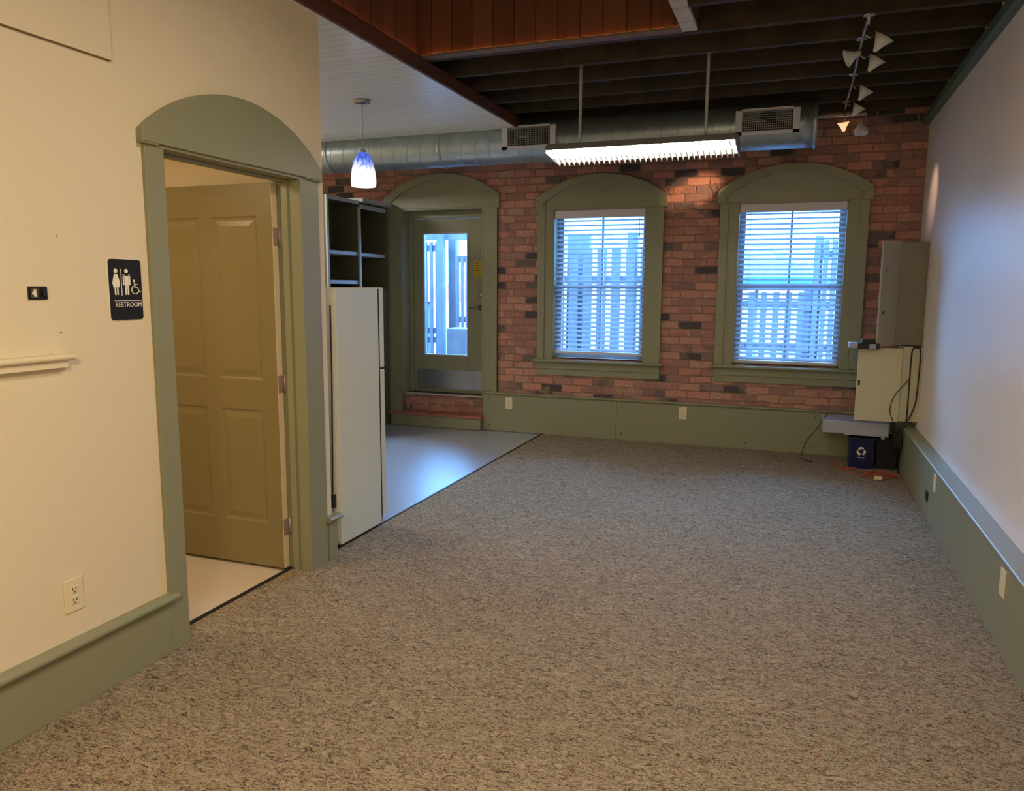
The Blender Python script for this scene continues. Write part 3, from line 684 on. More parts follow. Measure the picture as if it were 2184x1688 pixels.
# panelled well above the near ceiling
wl = struct('ceiling_well', 'wood panelled well in the ceiling, lit along its foot')
b = MB(); b.box(-2.36, -.70, 4.665, 4.679, ZJ+.001, 4.2); b.box(-2.38, -2.36, YN, 4.679, 2.93, 4.2); b.box(-.70, -.68, YN, 4.735, 3.3, 4.2); b.box(-2.44, -.70, YN-.02, YN, 2.9, 4.2)
KEEP0.add('well_panelling'); b.build('well_panelling', 'cedar', wl)
b = MB(); b.box(-2.46, -.68, YN, 4.735, 4.2, 4.22); b.build('well_top', 'deck_dark', wl)
b = MB(); b.box(-2.345, -.70, 4.60, 4.664, ZJ, ZJ+.016); b.build('ledge', 'ledge', wl, .003)
b = MB(); b.box(-2.36, -2.322, YN, 4.60, ZJ-.004, ZJ+.004); b.build('side_ledge', 'fascia', wl)
for p_, q_ in (((-2.33, 4.648, ZJ+.024), (-.72, 4.648, ZJ+.024)), ((-2.348, YN+.3, ZJ+.010), (-2.348, 4.6, ZJ+.010))):
    L(MB().tube([p_, q_], .0065, 8).build('rope_light', 'rope', wl), 'warm orange rope light')

# ================================================================== duct
du = thing('air_duct', 'round galvanised spiral air duct hanging below the joists along the brick wall', 'duct', (-2.7, 6.6, 2.59))
DY, DZ, DRr = 6.60, 2.770, .175
b = MB(); b.tube([(-6.19+6.245*k/48, DY, DZ) for k in range(49)], DRr, 48)
b.build('duct_pipe', 'galv', du)
b = MB(); x = -6.1
while x < -.02:
    n = 40; R0 = []
    for k in range(n):
        a = 2*math.pi*k/n; sh = .045*math.sin(a)
        R0.append([b.bm.verts.new((x+sh+dx, DY+math.cos(a)*(DRr+dr), DZ+math.sin(a)*(DRr+dr))) for dx, dr in ((-.005, -.001), (-.002, .003), (.002, .003), (.005, -.001))])
    for k in range(n):
        A, B = R0[k], R0[(k+1) % n]
        for q in range(3): b.bm.faces.new((A[q], A[q+1], B[q+1], B[q]))
    x += .135
b.build('spiral_seam', 'galv', du)
b = MB()
for xx in (-4.28, -3.1, .05):
    b = MB(); b.lathe([(DRr, -.015), (DRr+.008, -.012), (DRr+.008, .012), (DRr, .015)], (xx, DY, DZ), (1, 0, 0), 48); b.build('duct_collar', 'galv', du)
b = MB(); b.box(-3.865, -3.855, DY-.003, DY+.003, DZ+DRr, ZC+.0); b.build('hanger_strap', 'greymetal', du)
for (rx0, rx1) in ((-2.468, -1.985), (-.53, -.06)):
    ang = math.radians(14)
    cz, cy = 2.775, DY-DRr-.012
    ax, az = Vector((1, 0, 0)), Vector((0, math.sin(ang)*-.0, 1)); cx = (rx0+rx1)/2; hw, hh = (rx1-rx0)/2, .098
    b = MB()
    y0 = 6.385
    b.box(rx0, rx1, y0, y0+.012, cz-hh, cz-hh+.028); b.box(rx0, rx1, y0, y0+.012, cz+hh-.012, cz+hh)
    b.box(rx0, rx0+.05, y0, y0+.012, cz-hh, cz+hh); b.box(rx1-.05, rx1, y0, y0+.012, cz-hh, cz+hh)
    b.box(rx0+.01, rx0+.02, y0+.012, DY-.02, cz-hh+.01, cz+hh-.01); b.box(rx1-.02, rx1-.01, y0+.012, DY-.02, cz-hh+.01, cz+hh-.01)
    b.box(rx0+.02, rx1-.02, y0+.012, DY-.06, cz-hh+.01, cz-hh+.02); b.box(rx0+.02, rx1-.02, y0+.012, DY-.06, cz+hh-.02, cz+hh-.01)
    rg = L(b.build('vent_grille', 'register', du, .0015), 'pale rectangular air register')
    b = MB()
    k = rx0+.055
    while k < rx1-.055:
        b.box(k, k+.003, y0+.002, y0+.012, cz-hh+.028, cz+hh-.012); k += .0145
    for j in range(1, 9): zq = cz-hh+.028+j*(2*hh-.04)/9; b.box(rx0+.05, rx1-.05, y0+.012, y0+.02, zq-.0015, zq+.0015)
    b.box(cx-.09, cx-.01, y0+.004, y0+.01, cz-.004, cz+.006)
    b.build('louvre_blades', 'greymetal', rg)
    MB().box(rx0+.03, rx1-.03, y0+.03, y0+.034, cz-hh+.02, cz+hh-.02).build('vent_backing', 'dark', rg)

# ================================================================== fluorescent fixture
fx = thing('fluorescent_light', 'long lit fluorescent light with white louvres hanging on two rods', 'ceiling light', (-1.0, 5.08, 2.33))
X0, X1, FY, FZ = -1.60, -.405, 5.10, 2.345
b = MB()
hw = .165
pr_ = [(FY-hw, FZ+.046), (FY-hw+.03, FZ+.085), (FY-.05, FZ+.10), (FY+.05, FZ+.10), (FY+hw-.03, FZ+.070), (FY+hw, FZ+.016)]
b.strip(pr_, [(p[0]*1.0+(.003 if p[0] > FY else -.003), p[1]+.004) for p in pr_], 'YZ', X0, X1)
for xa, xb in ((X0-.006, X0), (X1, X1+.006)):
    b.prism([(FY-hw, FZ+.030)]+pr_+[(FY+hw, FZ-.008)], 'YZ', xa, xb)
b.build('housing', 'housing', fx)
for dy in (-.06, .06): L(MB().tube([(X0+.02, FY+dy, FZ+.062), (X1-.02, FY+dy, FZ+.062)], .015, 12).build('fluorescent_tube', 'tube', fx), 'glowing white tube')
b = MB()
n = 34
for k in range(n+1):
    x = X0+(X1-X0)*k/n
    b.prism([(FY-hw+.004, FZ+.040), (FY-.08, FZ+.026), (FY, FZ+.034), (FY+.08, FZ+.010), (FY+hw, FZ-.008), (FY+hw, FZ+.014), (FY, FZ+.040), (FY-hw+.004, FZ+.046)], 'YZ', x-.003, x+.003)
b.box(X0, X1, FY-.006, FY+.006, FZ+.016, FZ+.036)
b.build('louvre_blades', 'louvre', fx)
b = MB()
for rx in (-1.415, -.600): MB().tube([(rx, FY, FZ+.09+(ZJ-FZ-.09)*k/8) for k in range(9)], .0105, 10).build('hanging_rod', 'greymetal', fx)

# ================================================================== pendant
PX, PY = -3.09, 5.14
pl = thing('pendant_light', 'small pendant lamp with blue and white streaked glass shade, above the fridge', 'pendant light', (PX, PY, 2.24))
b = MB(); b.lathe([(0, 0), (.058, .0), (.062, -.008), (.060, -.02), (.02, -.024), (0, -.024)], (PX, PY, ZC-.0005), (0, 0, 1), 32); b.build('canopy', 'chrome', pl)
b = MB(); b.tube([(PX, PY, ZC-.02), (PX, PY, 2.50)], .0028, 6); b.build('cord', 'greymetal', pl)
b = MB(); b.lathe([(0, .03), (.012, .03), (.02, .02), (.022, -.02), (0, -.02)], (PX, PY, 2.485), (0, 0, 1), 20); b.build('socket_cap', 'chrome', pl)
prof = [(.022, .248), (.040, .240), (.058, .215), (.072, .175), (.084, .125), (.092, .07), (.094, .03), (.090, 0), (.086, 0), (.090, .03), (.088, .07), (.080, .125), (.068, .175), (.054, .211), (.036, .235), (.018, .243)]
b = MB(); b.lathe(prof, (PX, PY, 2.245), (0, 0, 1), 40); sh = b.build('lamp_shade', 'shade', pl); L(sh, 'glowing streaked glass shade')
b = MB(); b.lathe([(0, .03), (.018, .025), (.028, 0), (.018, -.028), (0, -.036)], (PX, PY, 2.36), (0, 0, 1), 20); M['bulb'] = emis('warm_bulb', (1, .85, .7, 1), 25); b.build('bulb', 'bulb', pl)

# ================================================================== track light
tk = thing('track_light', 'curving monorail track light with six white cone heads under the joists', 'track light', (.28, 5.7, ZJ))
b = MB(); rail = [(.272, 4.60, 2.925), (.262, 4.9, 2.915), (.262, 5.3, 2.91), (.268, 5.9, 2.90), (.262, 6.3, 2.895), (.262, 6.7, 2.89)]
b.tube(rail, .008, 8)
b.build('rail', 'chrome', tk)
b = MB()
for (x, y) in ((.272, 4.69), (.263, 5.10), (.268, 5.90), (.263, 6.71)): b.tube([(x, y, 2.895), (x, y, ZJ+.01)], .006, 8); b.lathe([(0, 0), (.03, 0), (.03, -.012), (0, -.014)], (x, y, ZJ), (0, 0, 1), 16); b.build('standoff', 'chrome', tk); b = MB()
heads = [((.265, 4.88, 2.905), (.30, 4.88, 2.88), (.375, 4.86, 2.905), .075, .105, 'trackshade'),
         ((.264, 5.18, 2.90), (.235, 5.18, 2.87), (.17, 5.20, 2.83), .070, .10, 'trackshade'),
         ((.264, 5.25, 2.90), (.300, 5.25, 2.87), (.37, 5.22, 2.885), .070, .10, 'trackshade'),
         ((.268, 5.95, 2.89), (.295, 5.95, 2.86), (.36, 5.92, 2.875), .070, .10, 'trackshade'),
         ((.262, 6.45, 2.88), (.285, 6.45, 2.855), (.35, 6.42, 2.87), .068, .10, 'trackshade'),
         ((.262, 6.68, 2.88), (.262, 6.74, 2.78), (.20, 6.80, 2.745), .060, .085, 'trackon')]
for q, (a, p, tgt, r, ln, mt) in enumerate(heads):
    # pointed cone: narrow end down and away, open end up to the right
    hd = MB().tube([a, ((a[0]+p[0])/2, p[1], p[2]+.01), p], .005, 8).build('lamp_head', 'chrome', tk)
    if q in (0, 2, 3, 4): tip = Vector(p)+Vector((.02, 0, -.075)); dr = Vector((.50, -.15, .8))
    elif q == 1: tip = Vector(p)+Vector((.03, 0, .02)); dr = Vector((-.8, -.1, -.35))
    else: tip = Vector(p)+Vector((.0, 0, -.055)); dr = Vector((-.1, -.2, .95))
    r *= .74; ln *= .82; b = MB(); b.lathe([(.008, 0), (r*.5, ln*.5), (r, ln), (r-.004, ln), (r*.47, ln*.5), (.003, .004)], tip, dr, 24)
    L(b.build('lamp_shade', mt, hd), 'lit orange cone shade' if mt == 'trackon' else 'white cone shade')
# small hanging bell head and the pale cross bar
bh = thing('bell_lamp', 'small white bell lamp hanging right of the orange lit cone', 'lamp', (.385, 6.72, 2.70))
b = MB(); b.tube([(.385, 6.72, 2.775), (.385, 6.72, 2.835)], .006, 8); b.build('stem', 'chrome', bh)
b = MB(); b.lathe([(.008, .085), (.022, .07), (.045, .035), (.055, .01), (.050, -.008), (.03, -.014), (0, -.016)], (.385, 6.72, 2.70), (0, 0, 1), 24); b.build('lamp_shade', 'trackshade', bh)
cb = MB().box(.06, .42, 6.705, 6.725, 2.835, 2.853).build('support_bar', 'cabface', None, .002); tag(cb, 'pale metal bar from the duct end to the track light', 'bar')

# ================================================================== fridge
fr = thing('fridge', 'white two-door fridge turned sideways beside the restroom wall', 'fridge', (-2.68, 3.93, 0))
MB().box(-2.95, -2.402, 3.672, 4.135, .02, 1.493).build('body', 'fridge', fr, .006)
b = MB(); b.box(-2.953, -2.398, 4.140, 4.195, 1.008, 1.500); fd = b.build('freezer_door', 'fridge', fr, .008)
b = MB(); b.box(-2.953, -2.398, 4.140, 4.195, .07, .998); fd2 = b.build('door', 'fridge', fr, .008)
b = MB(); b.box(-2.95, -2.40, 4.135, 4.140, .06, 1.49); b.build('door_gasket', 'dark', fr)
b = MB(); b.box(-2.93, -2.42, 4.12, 4.17, .02, .06); b.box(-2.94, -2.42, 3.68, 4.10, 0, .02); b.build('toe_grille', 'dark', fr)
b = MB(); b.box(-2.44, -2.40, 4.14, 4.185, .998, 1.008); b.build('door_hinge', 'dark', fr)
b = MB(); b.box(-2.935, -2.415, 3.664, 3.672, .04, 1.47); L(b.build('back_panel', 'white', fr, .002), 'pale back panel')
b = MB(); b.tube([(-2.428, 3.658, 1.40), (-2.427, 3.655, 1.0), (-2.433, 3.650, .6), (-2.436, 3.645, .33)], .004, 6); b.box(-2.452, -2.420, 3.625, 3.655, .252, .325)
L(b.build('power_cord', 'black', fr), 'black power cord and plug')

# ================================================================== cubby cabinet
cu = thing('open_shelf_cabinet', 'tall olive cabinet with open cubbies and pale front edges beyond the fridge', 'cabinet', (-4.35, 6.85, 0))
CX = -4.19; y0, ym, y1 = 6.30, 6.885, 7.435; zb, zt = 1.48, 2.36
b = MB()
b.box(CX-.33, CX-.02, y0, y0+.018, zb, zt); b.box(CX-.33, CX-.02, ym-.009, ym+.009, zb, zt); b.box(CX-.33, CX-.02, y1-.018, y1, zb, zt)
b.box(CX-.33, CX-.32, y0+.018, y1-.018, zb, zt); b.box(CX-.32, CX-.02, y0+.018, ym-.009, zt-.018, zt); b.box(CX-.32, CX-.02, ym+.009, y1-.018, zt-.018, zt)
b.box(CX-.32, CX-.02, y0+.018, ym-.009, zb, zb+.018); b.box(CX-.32, CX-.02, ym+.009, y1-.018, zb, zb+.018)
b.build('carcass', 'cabinet', cu)
b = MB(); F0 = CX-.02
b.box(F0, CX, y0, y0+.032, zb, zt); b.box(F0, CX, ym-.016, ym+.016, zb, zt-.06); b.box(F0, CX, y0+.032, ym-.016, zt-.035, zt); b.box(F0, CX, ym+.016, y1-.03, zt-.075, zt-.03)
b.build('face_frame', 'cabface', cu, .002)
MB().box(F0, CX, y1-.03, y1, zb, zt-.03).build('end_stile', 'cabinet', cu)
for (a, c, zz) in ((y0+.02, ym-.02, 1.835), (y0+.02, ym-.02, 1.55), (ym+.012, y1-.02, 1.83)):
    MB().box(CX-.30, CX-.022, a, c, zz-.018, zz+.018).build('shelf', 'cabface', cu, .002)
MB().box(CX-.20, CX+.045, ym-.01, y1+.015, zt-.012, zt+.03).build('crown', 'cabface', cu, .004)
MB().box(CX-.58, CX-.33, y0, y1, 0, .01).build('plinth', 'cabinet', cu)
MB().box(CX-.33, CX, y0, y1, .0, zb).build('lower_cupboard', 'cabinet', cu, .003)

# ================================================================== wall bits, left
sg = thing('restroom_sign', 'black restroom sign with white figures left of the open door', 'sign', (XL, 2.221, 1.375))
def rrect(u0, u1, v0, v1, r, n=5):
    pts = []
    for (cu_, cv, a0) in ((u1-r, v0+r, -90), (u1-r, v1-r, 0), (u0+r, v1-r, 90), (u0+r, v0+r, 180)):
        for k in range(n+1):
            a = math.radians(a0+90*k/n); pts.append((cu_+r*math.cos(a), cv+r*math.sin(a)))
    return pts
sy0, sy1, sz0, sz1 = 2.146, 2.294, 1.374, 1.598
MB().prism(rrect(sy0-.002, sy1+.002, sz0-.002, sz1+.002, .014), 'YZ', XL, XL+.003).build('backing', 'signwhite', sg)
MB().prism(rrect(sy0, sy1, sz0, sz1, .012), 'YZ', XL+.003, XL+.0055).build('plate', 'signblack', sg)
XS = XL+.0055
def disc(b, u, v, r, n=16): b.prism([(u+r*math.cos(2*math.pi*k/n), v+r*math.sin(2*math.pi*k/n)) for k in range(n)], 'YZ', XS, XS+.001)
b = MB(); fz = 1.515; U = 2.176
disc(b, U, fz+.040, .0085)
b.prism([(U-.008, fz+.028), (U+.008, fz+.028), (U+.018, fz-.008), (U+.013, fz-.010), (U+.009, fz+.008), (U+.015, fz-.020), (U-.015, fz-.020), (U-.009, fz+.008), (U-.013, fz-.010), (U-.018, fz-.008)], 'YZ', XS, XS+.001)
b.box(XS, XS+.001, U-.0085, U-.002, fz-.048, fz-.020); b.box(XS, XS+.001, U+.002, U+.0085, fz-.048, fz-.020)
b.box(XS, XS+.001, 2.1985, 2.2012, fz-.052, fz+.048)
U = 2.224
disc(b, U, fz+.040, .0085)
b.box(XS, XS+.001, U-.0095, U+.0095, fz-.012, fz+.028); b.box(XS, XS+.001, U-.017, U-.0115, fz-.012, fz+.026); b.box(XS, XS+.001, U+.0115, U+.017, fz-.012, fz+.026)
b.box(XS, XS+.001, U-.017, U+.017, fz+.022, fz+.028)
b.box(XS, XS+.001, U-.009, U-.0015, fz-.048, fz-.012); b.box(XS, XS+.001, U+.0015, U+.009, fz-.048, fz-.012)
U = 2.262
disc(b, U-.004, fz+.004, .005)
b.tube([(XS+.0005, U-.003, fz-.002), (XS+.0005, U-.001, fz-.020), (XS+.0005, U+.012, fz-.022), (XS+.0005, U+.018, fz-.038), (XS+.0005, U+.024, fz-.036)], .0024, 6)
b.tube([(XS+.0005, U-.002, fz-.009), (XS+.0005, U+.010, fz-.009)], .002, 6)
b.tube([(XS+.0005, U-.001+.0155*math.cos(math.radians(a)), fz-.030+.0155*math.sin(math.radians(a))) for a in range(110, 350, 12)], .002, 6)
b.build('pictograms', 'signwhite', sg)
MB().box(XS, XS+.001, sy0+.018, sy1-.006, 1.4445, 1.4465).build('rule', 'signwhite', sg)
mtx = Matrix(((0, 0, 1, XS+.0006), (1, 0, 0, 2.228), (0, 1, 0, 1.4295), (0, 0, 0, 1)))
text_mesh('RESTROOM', .0235, 'lettering', 'signwhite', sg, mtx)

def plate_left(name, label, cat, yc, zc, hw, hh, horizontal=False): pass
def outlet(name, label, c, normal, duplex=True, matn='almond', hw=.038, hh=.060, grp='wall outlets'):
    nx, ny = normal; t = Vector((-ny, nx, 0)); n = Vector((nx, ny, 0)); c = Vector(c)
    th = thing(name, label, 'outlet', c, grp)
    b = MB(); b.obox(c+n*.003, t, n, (0, 0, 1), hw, .003, hh); b.build('cover_plate', matn, th, .002)
    if duplex:
        for s in (-1, 1):
            b = MB(); b.obox(c+n*.0065+Vector((0, 0, s*.020)), t, n, (0, 0, 1), .017, .0015, .0145)
            f = b.build('socket_face', matn, th, .003); b = MB()
            for q in (-1, 1): b.obox(c+n*.0085+t*q*.0065+Vector((0, 0, s*.020+.003)), t, n, (0, 0, 1), .0013, .0006, .0045)
            b.obox(c+n*.0085+Vector((0, 0, s*.020-.008)), t, n, (0, 0, 1), .003, .0006, .0025)
            b.build('slots', 'slot', f)
    return th
outlet('wall_outlet', 'almond duplex outlet on the cream wall left of the restroom door', (XL, 1.908, .408), (1, 0))
outlet('wall_outlet', 'almond outlet on the back baseboard just right of the door step', (-2.79, 7.46, .303), (0, -1))
outlet('wall_outlet', 'almond outlet on the back baseboard between the two windows', (-.992, 7.46, .308), (0, -1))
outlet('wall_outlet', 'pale outlet plate on the right baseboard, the one nearer the bins', (.87, 5.34, .297), (-1, 0), False, hh=.056)
outlet('wall_outlet', 'pale outlet plate on the right baseboard, the one nearest the camera', (.87, 3.605, .285), (-1, 0), False, hh=.058)
o_ = outlet('data_jack', 'small black jack plate low on the right baseboard', (.87, 5.60, .150), (-1, 0), False, 'black', hw=.045, hh=.034, grp=None); o_['category'] = 'jack'

lk = thing('switch_lock', 'small dark two-part metal switch on the cream wall left of the restroom sign', 'switch', (XL, 1.86, 1.45))
MB().box(XL, XL+.006, 1.826, 1.896, 1.453, 1.497).build('plate', 'signblack', lk, .003)
MB().box(XL+.006, XL+.010, 1.833, 1.860, 1.459, 1.491).build('rocker', 'slot', lk, .001)
b = MB(); b.box(XL+.010, XL+.011, 1.842, 1.850, 1.463, 1.487); b.box(XL+.010, XL+.011, 1.836, 1.842, 1.470, 1.480); b.build('legend_marks', 'signwhite', lk)
MB().box(XL+.006, XL+.013, 1.874, 1.888, 1.463, 1.487).build('toggle', 'black', lk, .001)
S(MB().box(XL, XL+.012, YN+.2, 2.217, 2.302, ZC).build('trim_10', 'paint', None, .002), 'painted panel high on the left wall')
S(MB().box(XL, XL+.0118, YN+.2, 2.216, 2.2996, 2.302).build('trim_14', 'shadowline'), 'brown strip standing for the shadow line under the painted panel')
b = MB(); cap_x(b, YN+.5, 1.952, XL+.045, XL, 1.247, 1.268); b.box(XL, XL+.028, YN+.5, 1.935, 1.222, 1.247); b.box(XL, XL+.01, YN+.5, 1.885, 1.268, 1.284)
S(b.build('trim_11', 'paint', None, .001), 'painted ledge moulding on the left wall')
for yy, zz in ((1.948, 1.667), (1.938, 1.34)):
    tag(MB().lathe([(.004, 0), (.003, .003), (0, .0035)], (XL, yy, zz), (1, 0, 0), 8).build('nail_head', 'hinge'),
        'tiny nail head in the cream wall, %s the dark switch' % ('above' if zz > 1.5 else 'below'), 'nail', 'nail heads')

# ================================================================== right corner
lc = thing('lower_wall_cabinet', 'cream steel wall cabinet with its door swung open towards the room, lower of two', 'cabinet', (.885, 7.0, .43))
b = MB(); b.box(.815, XR, 6.885, 6.897, .44, 1.050); b.box(.815, XR, 7.20, 7.212, .44, 1.050); b.box(.943, XR, 6.897, 7.20, .44, 1.050)
b.box(.815, .943, 6.897, 7.20, .44, .452); b.box(  .815, .943, 6.897, 7.20, 1.035, 1.050); b.build('body', 'cab', lc, .002)
b = MB(); b.box(.485, .812, 6.870, 6.888, .432, 1.036); dd = b.build('door', 'cab', lc, .003)
MB().box(.495, .510, 6.860, 6.8705, .725, .765).build('latch', 'black', dd, .002)
uc = thing('upper_wall_cabinet', 'tall grey steel wall cabinet with narrow open door and two locks, upper of two', 'cabinet', (.85, 7.15, 1.05))
b = MB(); b.box(.748, XR, 6.96, 7.40, 1.055, 1.882); b.build('body', 'cab2', uc, .004)
h = Vector((.748, 6.955, 0)); e = Vector((.605, 6.80, 0)); d = (e-h); w_ = d.length; d.normalize(); nn = Vector((d.y, -d.x, 0))
if nn.y > 0: nn = -nn
b = MB(); b.obox((h+e)/2+Vector((0, 0, 1.4685)), d, nn, (0, 0, 1), w_/2, .009, .4165); ud = b.build('door', 'cab3', uc, .003)
for lz in (1.665, 1.322):
    c = e-d*.050+nn*.009+Vector((0, 0, lz)); b = MB(); b.lathe([(.014, 0), (.014, .003), (.009, .005), (0, .0055)], c, nn, 16); lk2 = b.build('lock', 'black', ud)
    b = MB(); b.lathe([(.007, .005), (.006, .007), (0, .0072)], c, nn, 12); b.build('key_cylinder', 'signwhite', lk2)
rt = thing('network_router', 'small blue-grey network box with lit white end on top of the open lower cabinet door', 'router', (.52, 6.86, 1.03))
b = MB(); b.box(.47, .63, 6.76, 6.90, 1.031, 1.075); b.box(.50, .60, 6.80, 6.90, 1.075, 1.105); b.build('case', 'darkbin', rt, .003)
b = MB(); b.box(.405, .47, 6.765, 6.885, 1.034, 1.078); b.build('end_cap', 'greyplastic', rt, .004)
b = MB(); b.box(.555, .60, 6.756, 6.760, 1.036, 1.072); b.build('front_plate', 'greyplastic', rt)
b = MB(); b.tube([(.41, 6.80, 1.034), (.405, 6.80, .93), (.43, 6.80, .86), (.455, 6.81, .82)], .002, 6); b.build('thin_wire', 'slot', rt)
gb = thing('grey_equipment_box', 'flat grey plastic equipment box resting on the two bins under the cabinets', 'equipment box', (.5, 7.1, .29))
b = MB(); b.box(.25, .76, 6.94, 7.28, .300, .405); b.box(.42, .765, 6.935, 7.27, .290, .300); b.box(.705, .735, 6.94, 6.97, .268, .291)
b.build('case', 'greyplastic', gb, .006)
b = MB(); b.tube([(.29, 7.25, .407), (.27, 7.10, .409), (.21, 6.95, .33), (.13, 7.02, .20), (.10, 7.12, .07), (.095, 7.22, .006), (.12, 7.17, .005), (.17, 7.10, .005)], .0035, 6)
b.tube([(.165, 7.106, .008), (.185, 7.085, .008)], .007, 6)
L(b.build('power_cord', 'black', gb), 'thin black cord trailing to the carpet')

def bin_(name, label, x0, x1, y0, y1, z1, mt, flare=.02):
    t_ = thing(name, label, 'bin', ((x0+x1)/2, (y0+y1)/2, 0))
    b = MB()
    def ring(d, z): return [b.bm.verts.new(p) for p in ((x0-d, y0-d, z), (x1+d, y0-d, z), (x1+d, y1+d, z), (x0-d, y1+d, z))]
    R = [ring(0, 0), ring(flare, z1), ring(flare+.006, z1), ring(flare+.006, z1-.012+.012), ring(flare-.004, z1), ring(-.004, .008)]
    for A, B in zip(R, R[1:]):
        for k in range(4): b.bm.faces.new((A[k], A[(k+1) % 4], B[(k+1) % 4], B[k]))
    b.bm.faces.new(R[0][::-1]); b.bm.faces.new(R[-1]); b.build('bin_body', mt, t_)
    b = MB()
    for (a0, a1, c0, c1) in ((x0-flare-.008, x1+flare+.008, y0-flare-.008, y0-flare), (x0-flare-.008, x1+flare+.008, y1+flare, y1+flare+.008), (x0-flare-.008, x0-flare, y0-flare, y1+flare), (x1+flare, x1+flare+.008, y0-flare, y1+flare)):
        b.box(a0, a1, c0, c1, z1-.018, z1)
    b.build('rim', mt, t_, .002)
    return t_
bn = bin_('recycling_bin', 'dark blue recycling bin with white recycling symbol in the corner', .480, .655, 6.99, 7.22, .266, 'bluebin', .008)
bin_('waste_bin', 'black waste bin right of the blue recycling bin', .69, .84, 7.05, 7.25, .266, 'darkbin', .008)
b = MB(); cx, cz, yf = .566, .150, 6.9815
for k in range(3):
    a0 = math.radians(90+120*k)
    def P(r, a): return (cx+r*math.cos(a), cz+r*math.sin(a))
    lo = [P(.020, a0+math.radians(t)) for t in range(-38, 31, 8)]; hi = [P(.036, a0+math.radians(t)) for t in range(-38, 31, 8)]
    b.strip(lo, hi, 'XZ', yf-.0012, yf+.001)
    ae = a0+math.radians(26)
    b.prism([P(.013, ae), P(.043, ae), P(.029, ae+math.radians(34))], 'XZ', yf-.0012, yf+.001)
L(b.build('recycling_symbol', 'signwhite', bn), 'white three-arrow recycling symbol')
mtx = Matrix(((1, 0, 0, cx), (0, 0, -1, yf-.001), (0, 1, 0, .098), (0, 0, 0, 1)))
text_mesh('recycle', .021, 'lettering', 'signwhite', bn, mtx)

def smooth(pts, k=6):
    P = [Vector(p) for p in pts]; out = []
    for i in range(len(P)-1):
        p0, p1, p2, p3 = P[max(i-1, 0)], P[i], P[i+1], P[min(i+2, len(P)-1)]
        for j in range(k):
            t = j/k; out.append(.5*((2*p1)+(-p0+p2)*t+(2*p0-5*p1+4*p2-p3)*t*t+(-p0+3*p1-3*p2+p3)*t**3))
    return out+[P[-1]]
ec = thing('extension_cord', 'orange extension cord coiled on the carpet in front of the bins', 'cord', (.62, 6.83, 0))
pts = [(.36, 7.20, .006), (.40, 7.05, .006), (.44, 6.93, .006), (.52, 6.90, .02), (.60, 6.80, .01)]
for k in range(26):
    a = k*.62; r = .085+.02*math.sin(k*1.7); pts.append((.70+r*1.2*math.cos(a), 6.72+r*math.sin(a)*.9, .007+.0011*k))
pts += [(.60, 6.66, .01), (.52, 6.72, .006), (.46, 6.86, .006), (.38, 6.95, .006), (.37, 7.12, .006)]
MB().tube(smooth(pts), .0042, 6).build('cord', 'cordorange', ec)
b = MB(); b.box(.64, .70, 6.585, 6.615, .004, .03); L(b.build('plug', 'almond', ec, .004), 'pale plug end')
bk = thing('cable_bundle', 'black cables running down the right corner from the upper cabinet to the floor', 'cables', (.86, 6.85, 0))
b = MB()
b.tube(smooth([(.895, 6.872, 1.05), (.885, 6.862, 1.045), (.872, 6.85, .98), (.872, 6.85, .70), (.870, 6.85, .45), (.845, 6.84, .36), (.842, 6.84, .2), (.852, 6.97, .05), (.853, 6.96, .008)]), .006, 6)
b.tube(smooth([(.93, 6.872, 1.05), (.932, 6.865, 1.04), (.938, 6.86, .95), (.936, 6.86, .80), (.93, 6.86, .62), (.90, 6.85, .50), (.852, 6.85, .40), (.835, 6.85, .28), (.842, 6.86, .12), (.846, 6.88, .01)]), .006, 6)
b.tube(smooth([(.876, 6.862, .80), (.84, 6.855, .75), (.77, 6.85, .65), (.745, 6.85, .54), (.77, 6.85, .45), (.80, 6.85, .38), (.79, 6.86, .28), (.82, 6.88, .18), (.80, 6.9, .05), (.81, 6.88, .01)]), .0035, 6)
b.tube(smooth([(.89, 6.872, 1.05), (.91, 6.86, 1.045), (.93, 6.872, 1.05)]), .008, 6)
b.build('cable', 'black', bk)
pa = thing('power_adapter', 'black power adapter box hanging among the cables under the lower cabinet', 'adapter', (.82, 6.95, .3))
b = MB(); b.box(.79, .845, 6.91, 6.97, .20, .34); b.box(.775, .80, 6.93, 6.98, .34, .42); b.build('case', 'black', pa, .004)

# ================================================================== outside
S(bx(-30, 30, 7.95, 60, -.35, -.25).build('floor_ground', 'ground'))
S(bx(-6.5, 2.5, 7.79, 10.4, .18, .30).build('floor_deck', 'deckout'), 'timber deck outside the back door')
def fence(label, x0, x1, y, z0, z1, pw, gap, rails, posts, grp='deck fences'):
    t_ = thing('deck_fence', label, 'fence', ((x0+x1)/2, y, .30), grp)
    x = x0; k = 0
    while x < x1-.01 and k < 60:
        MB().box(x, min(x+pw, x1), y, y+.02, z0, z1).build('picket', 'fence', t_); x += pw+gap; k += 1
    for rz in rails: MB().box(x0, x1, y+.02, y+.05, rz-.04, rz+.04).build('rail', 'fence', t_)
    for px_ in posts: MB().box(px_-.045, px_+.045, y+.05, y+.14, .30, z1+.05).build('post', 'fence', t_)
fence('picket fence behind the left part of the door glass', -5.4, -4.53, 9.40, .45, 2.10, .042, .040, (2.02, .92, .80), (-5.3,))
fence('picket fence behind the right part of the door glass', -4.28, -2.95, 9.42, .45, 1.91, .036, .030, (1.88, 1.08), (-3.0,))
fence('slatted fence seen through the left window blind', -2.90, -1.60, 9.40, .45, 1.98, .115, .065, (1.60, .70, .48), (-2.87, -2.52, -1.92))
fence('low slatted fence seen through the left part of the right window blind', -.95, .14, 9.40, .45, 1.47, .07, .065, (1.33, .83), (-.92, .10))
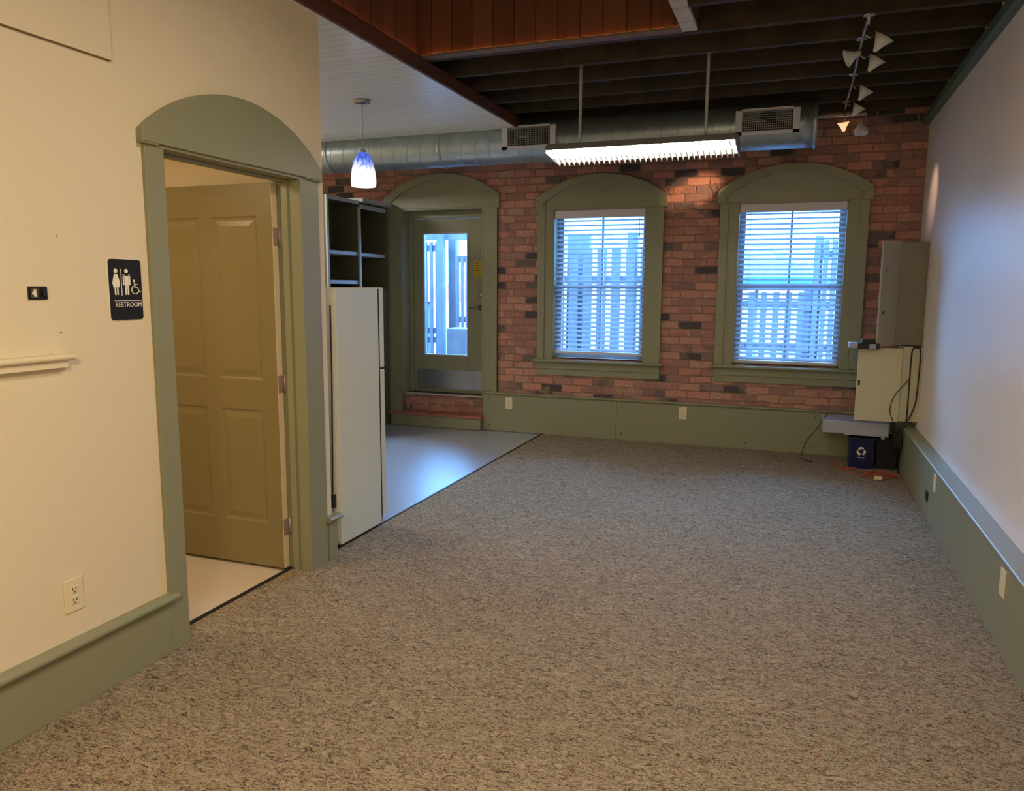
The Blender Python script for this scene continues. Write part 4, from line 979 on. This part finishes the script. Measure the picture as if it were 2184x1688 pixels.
fence('tall slatted fence seen through the right part of the right window blind', .15, 1.6, 9.42, .45, 2.05, .055, .034, (1.90, 1.33, .83), (.19, 1.5))
tag(MB().box(-4.51, -4.42, 9.30, 9.39, .30, 2.9).build('pergola_post', 'fence', None, .004), 'left of the two deck posts seen through the door glass', 'post', 'pergola posts')
tag(MB().box(-4.482, -4.372, 9.60, 9.71, .30, 2.9).build('pergola_post', 'fence', None, .004), 'right of the two deck posts seen through the door glass', 'post', 'pergola posts')
tag(MB().box(-2.81, -2.515, 9.62, 9.70, .30, 2.19).build('fence_board', 'fence'), 'wide board standing above the fence at left behind the left blind', 'board', 'tall boards behind the left window')
tag(MB().box(-2.035, -1.905, 9.62, 9.70, .30, 2.19).build('fence_board', 'fence'), 'narrow board standing above the fence at right behind the left blind', 'board', 'tall boards behind the left window')
tag(MB().box(-5.6, -3.2, 9.38, 9.44, 2.13, 2.26).build('pergola_beam', 'fence'), 'horizontal pergola beam across the top of the door glass', 'beam')
tag(MB().box(-4.26, -3.6, 9.05, 9.38, .30, .98).build('planter_box', 'planter', None, .01), 'grey timber planter box low behind the door glass', 'planter')
rp = thing('red_banner', 'faded red panel on two posts beyond the fence, right in the door glass', 'panel', (-4.9, 11.0, -.25))
MB().box(-5.6, -4.4, 11.0, 11.04, 1.28, 1.56).build('panel', 'pink', rp)
for q in (-5.5, -4.5): MB().box(q-.03, q+.03, 11.04, 11.1, -.25, 1.56).build('post', 'fence', rp)
tu = thing('patio_umbrella', 'teal patio umbrella seen through the right window blind', 'umbrella', (-.45, 11.2, 0))
b = MB(); n = 8; ap = b.bm.verts.new((-.55, 11.3, 2.15)); rg = [b.bm.verts.new((-.55+1.1*math.cos(2*math.pi*k/n), 11.3+1.1*math.sin(2*math.pi*k/n), 1.66)) for k in range(n)]
rg2 = [b.bm.verts.new((-.55+1.1*math.cos(2*math.pi*k/n), 11.3+1.1*math.sin(2*math.pi*k/n), 1.56)) for k in range(n)]
for k in range(n): b.bm.faces.new((ap, rg[k], rg[(k+1) % n])); b.bm.faces.new((rg[k], rg2[k], rg2[(k+1) % n], rg[(k+1) % n]))
b.build('canopy', 'teal', tu)
MB().tube([(-.55, 11.3, -.25), (-.55, 11.3, 2.12)], .025, 10).build('pole', 'greymetal', tu)
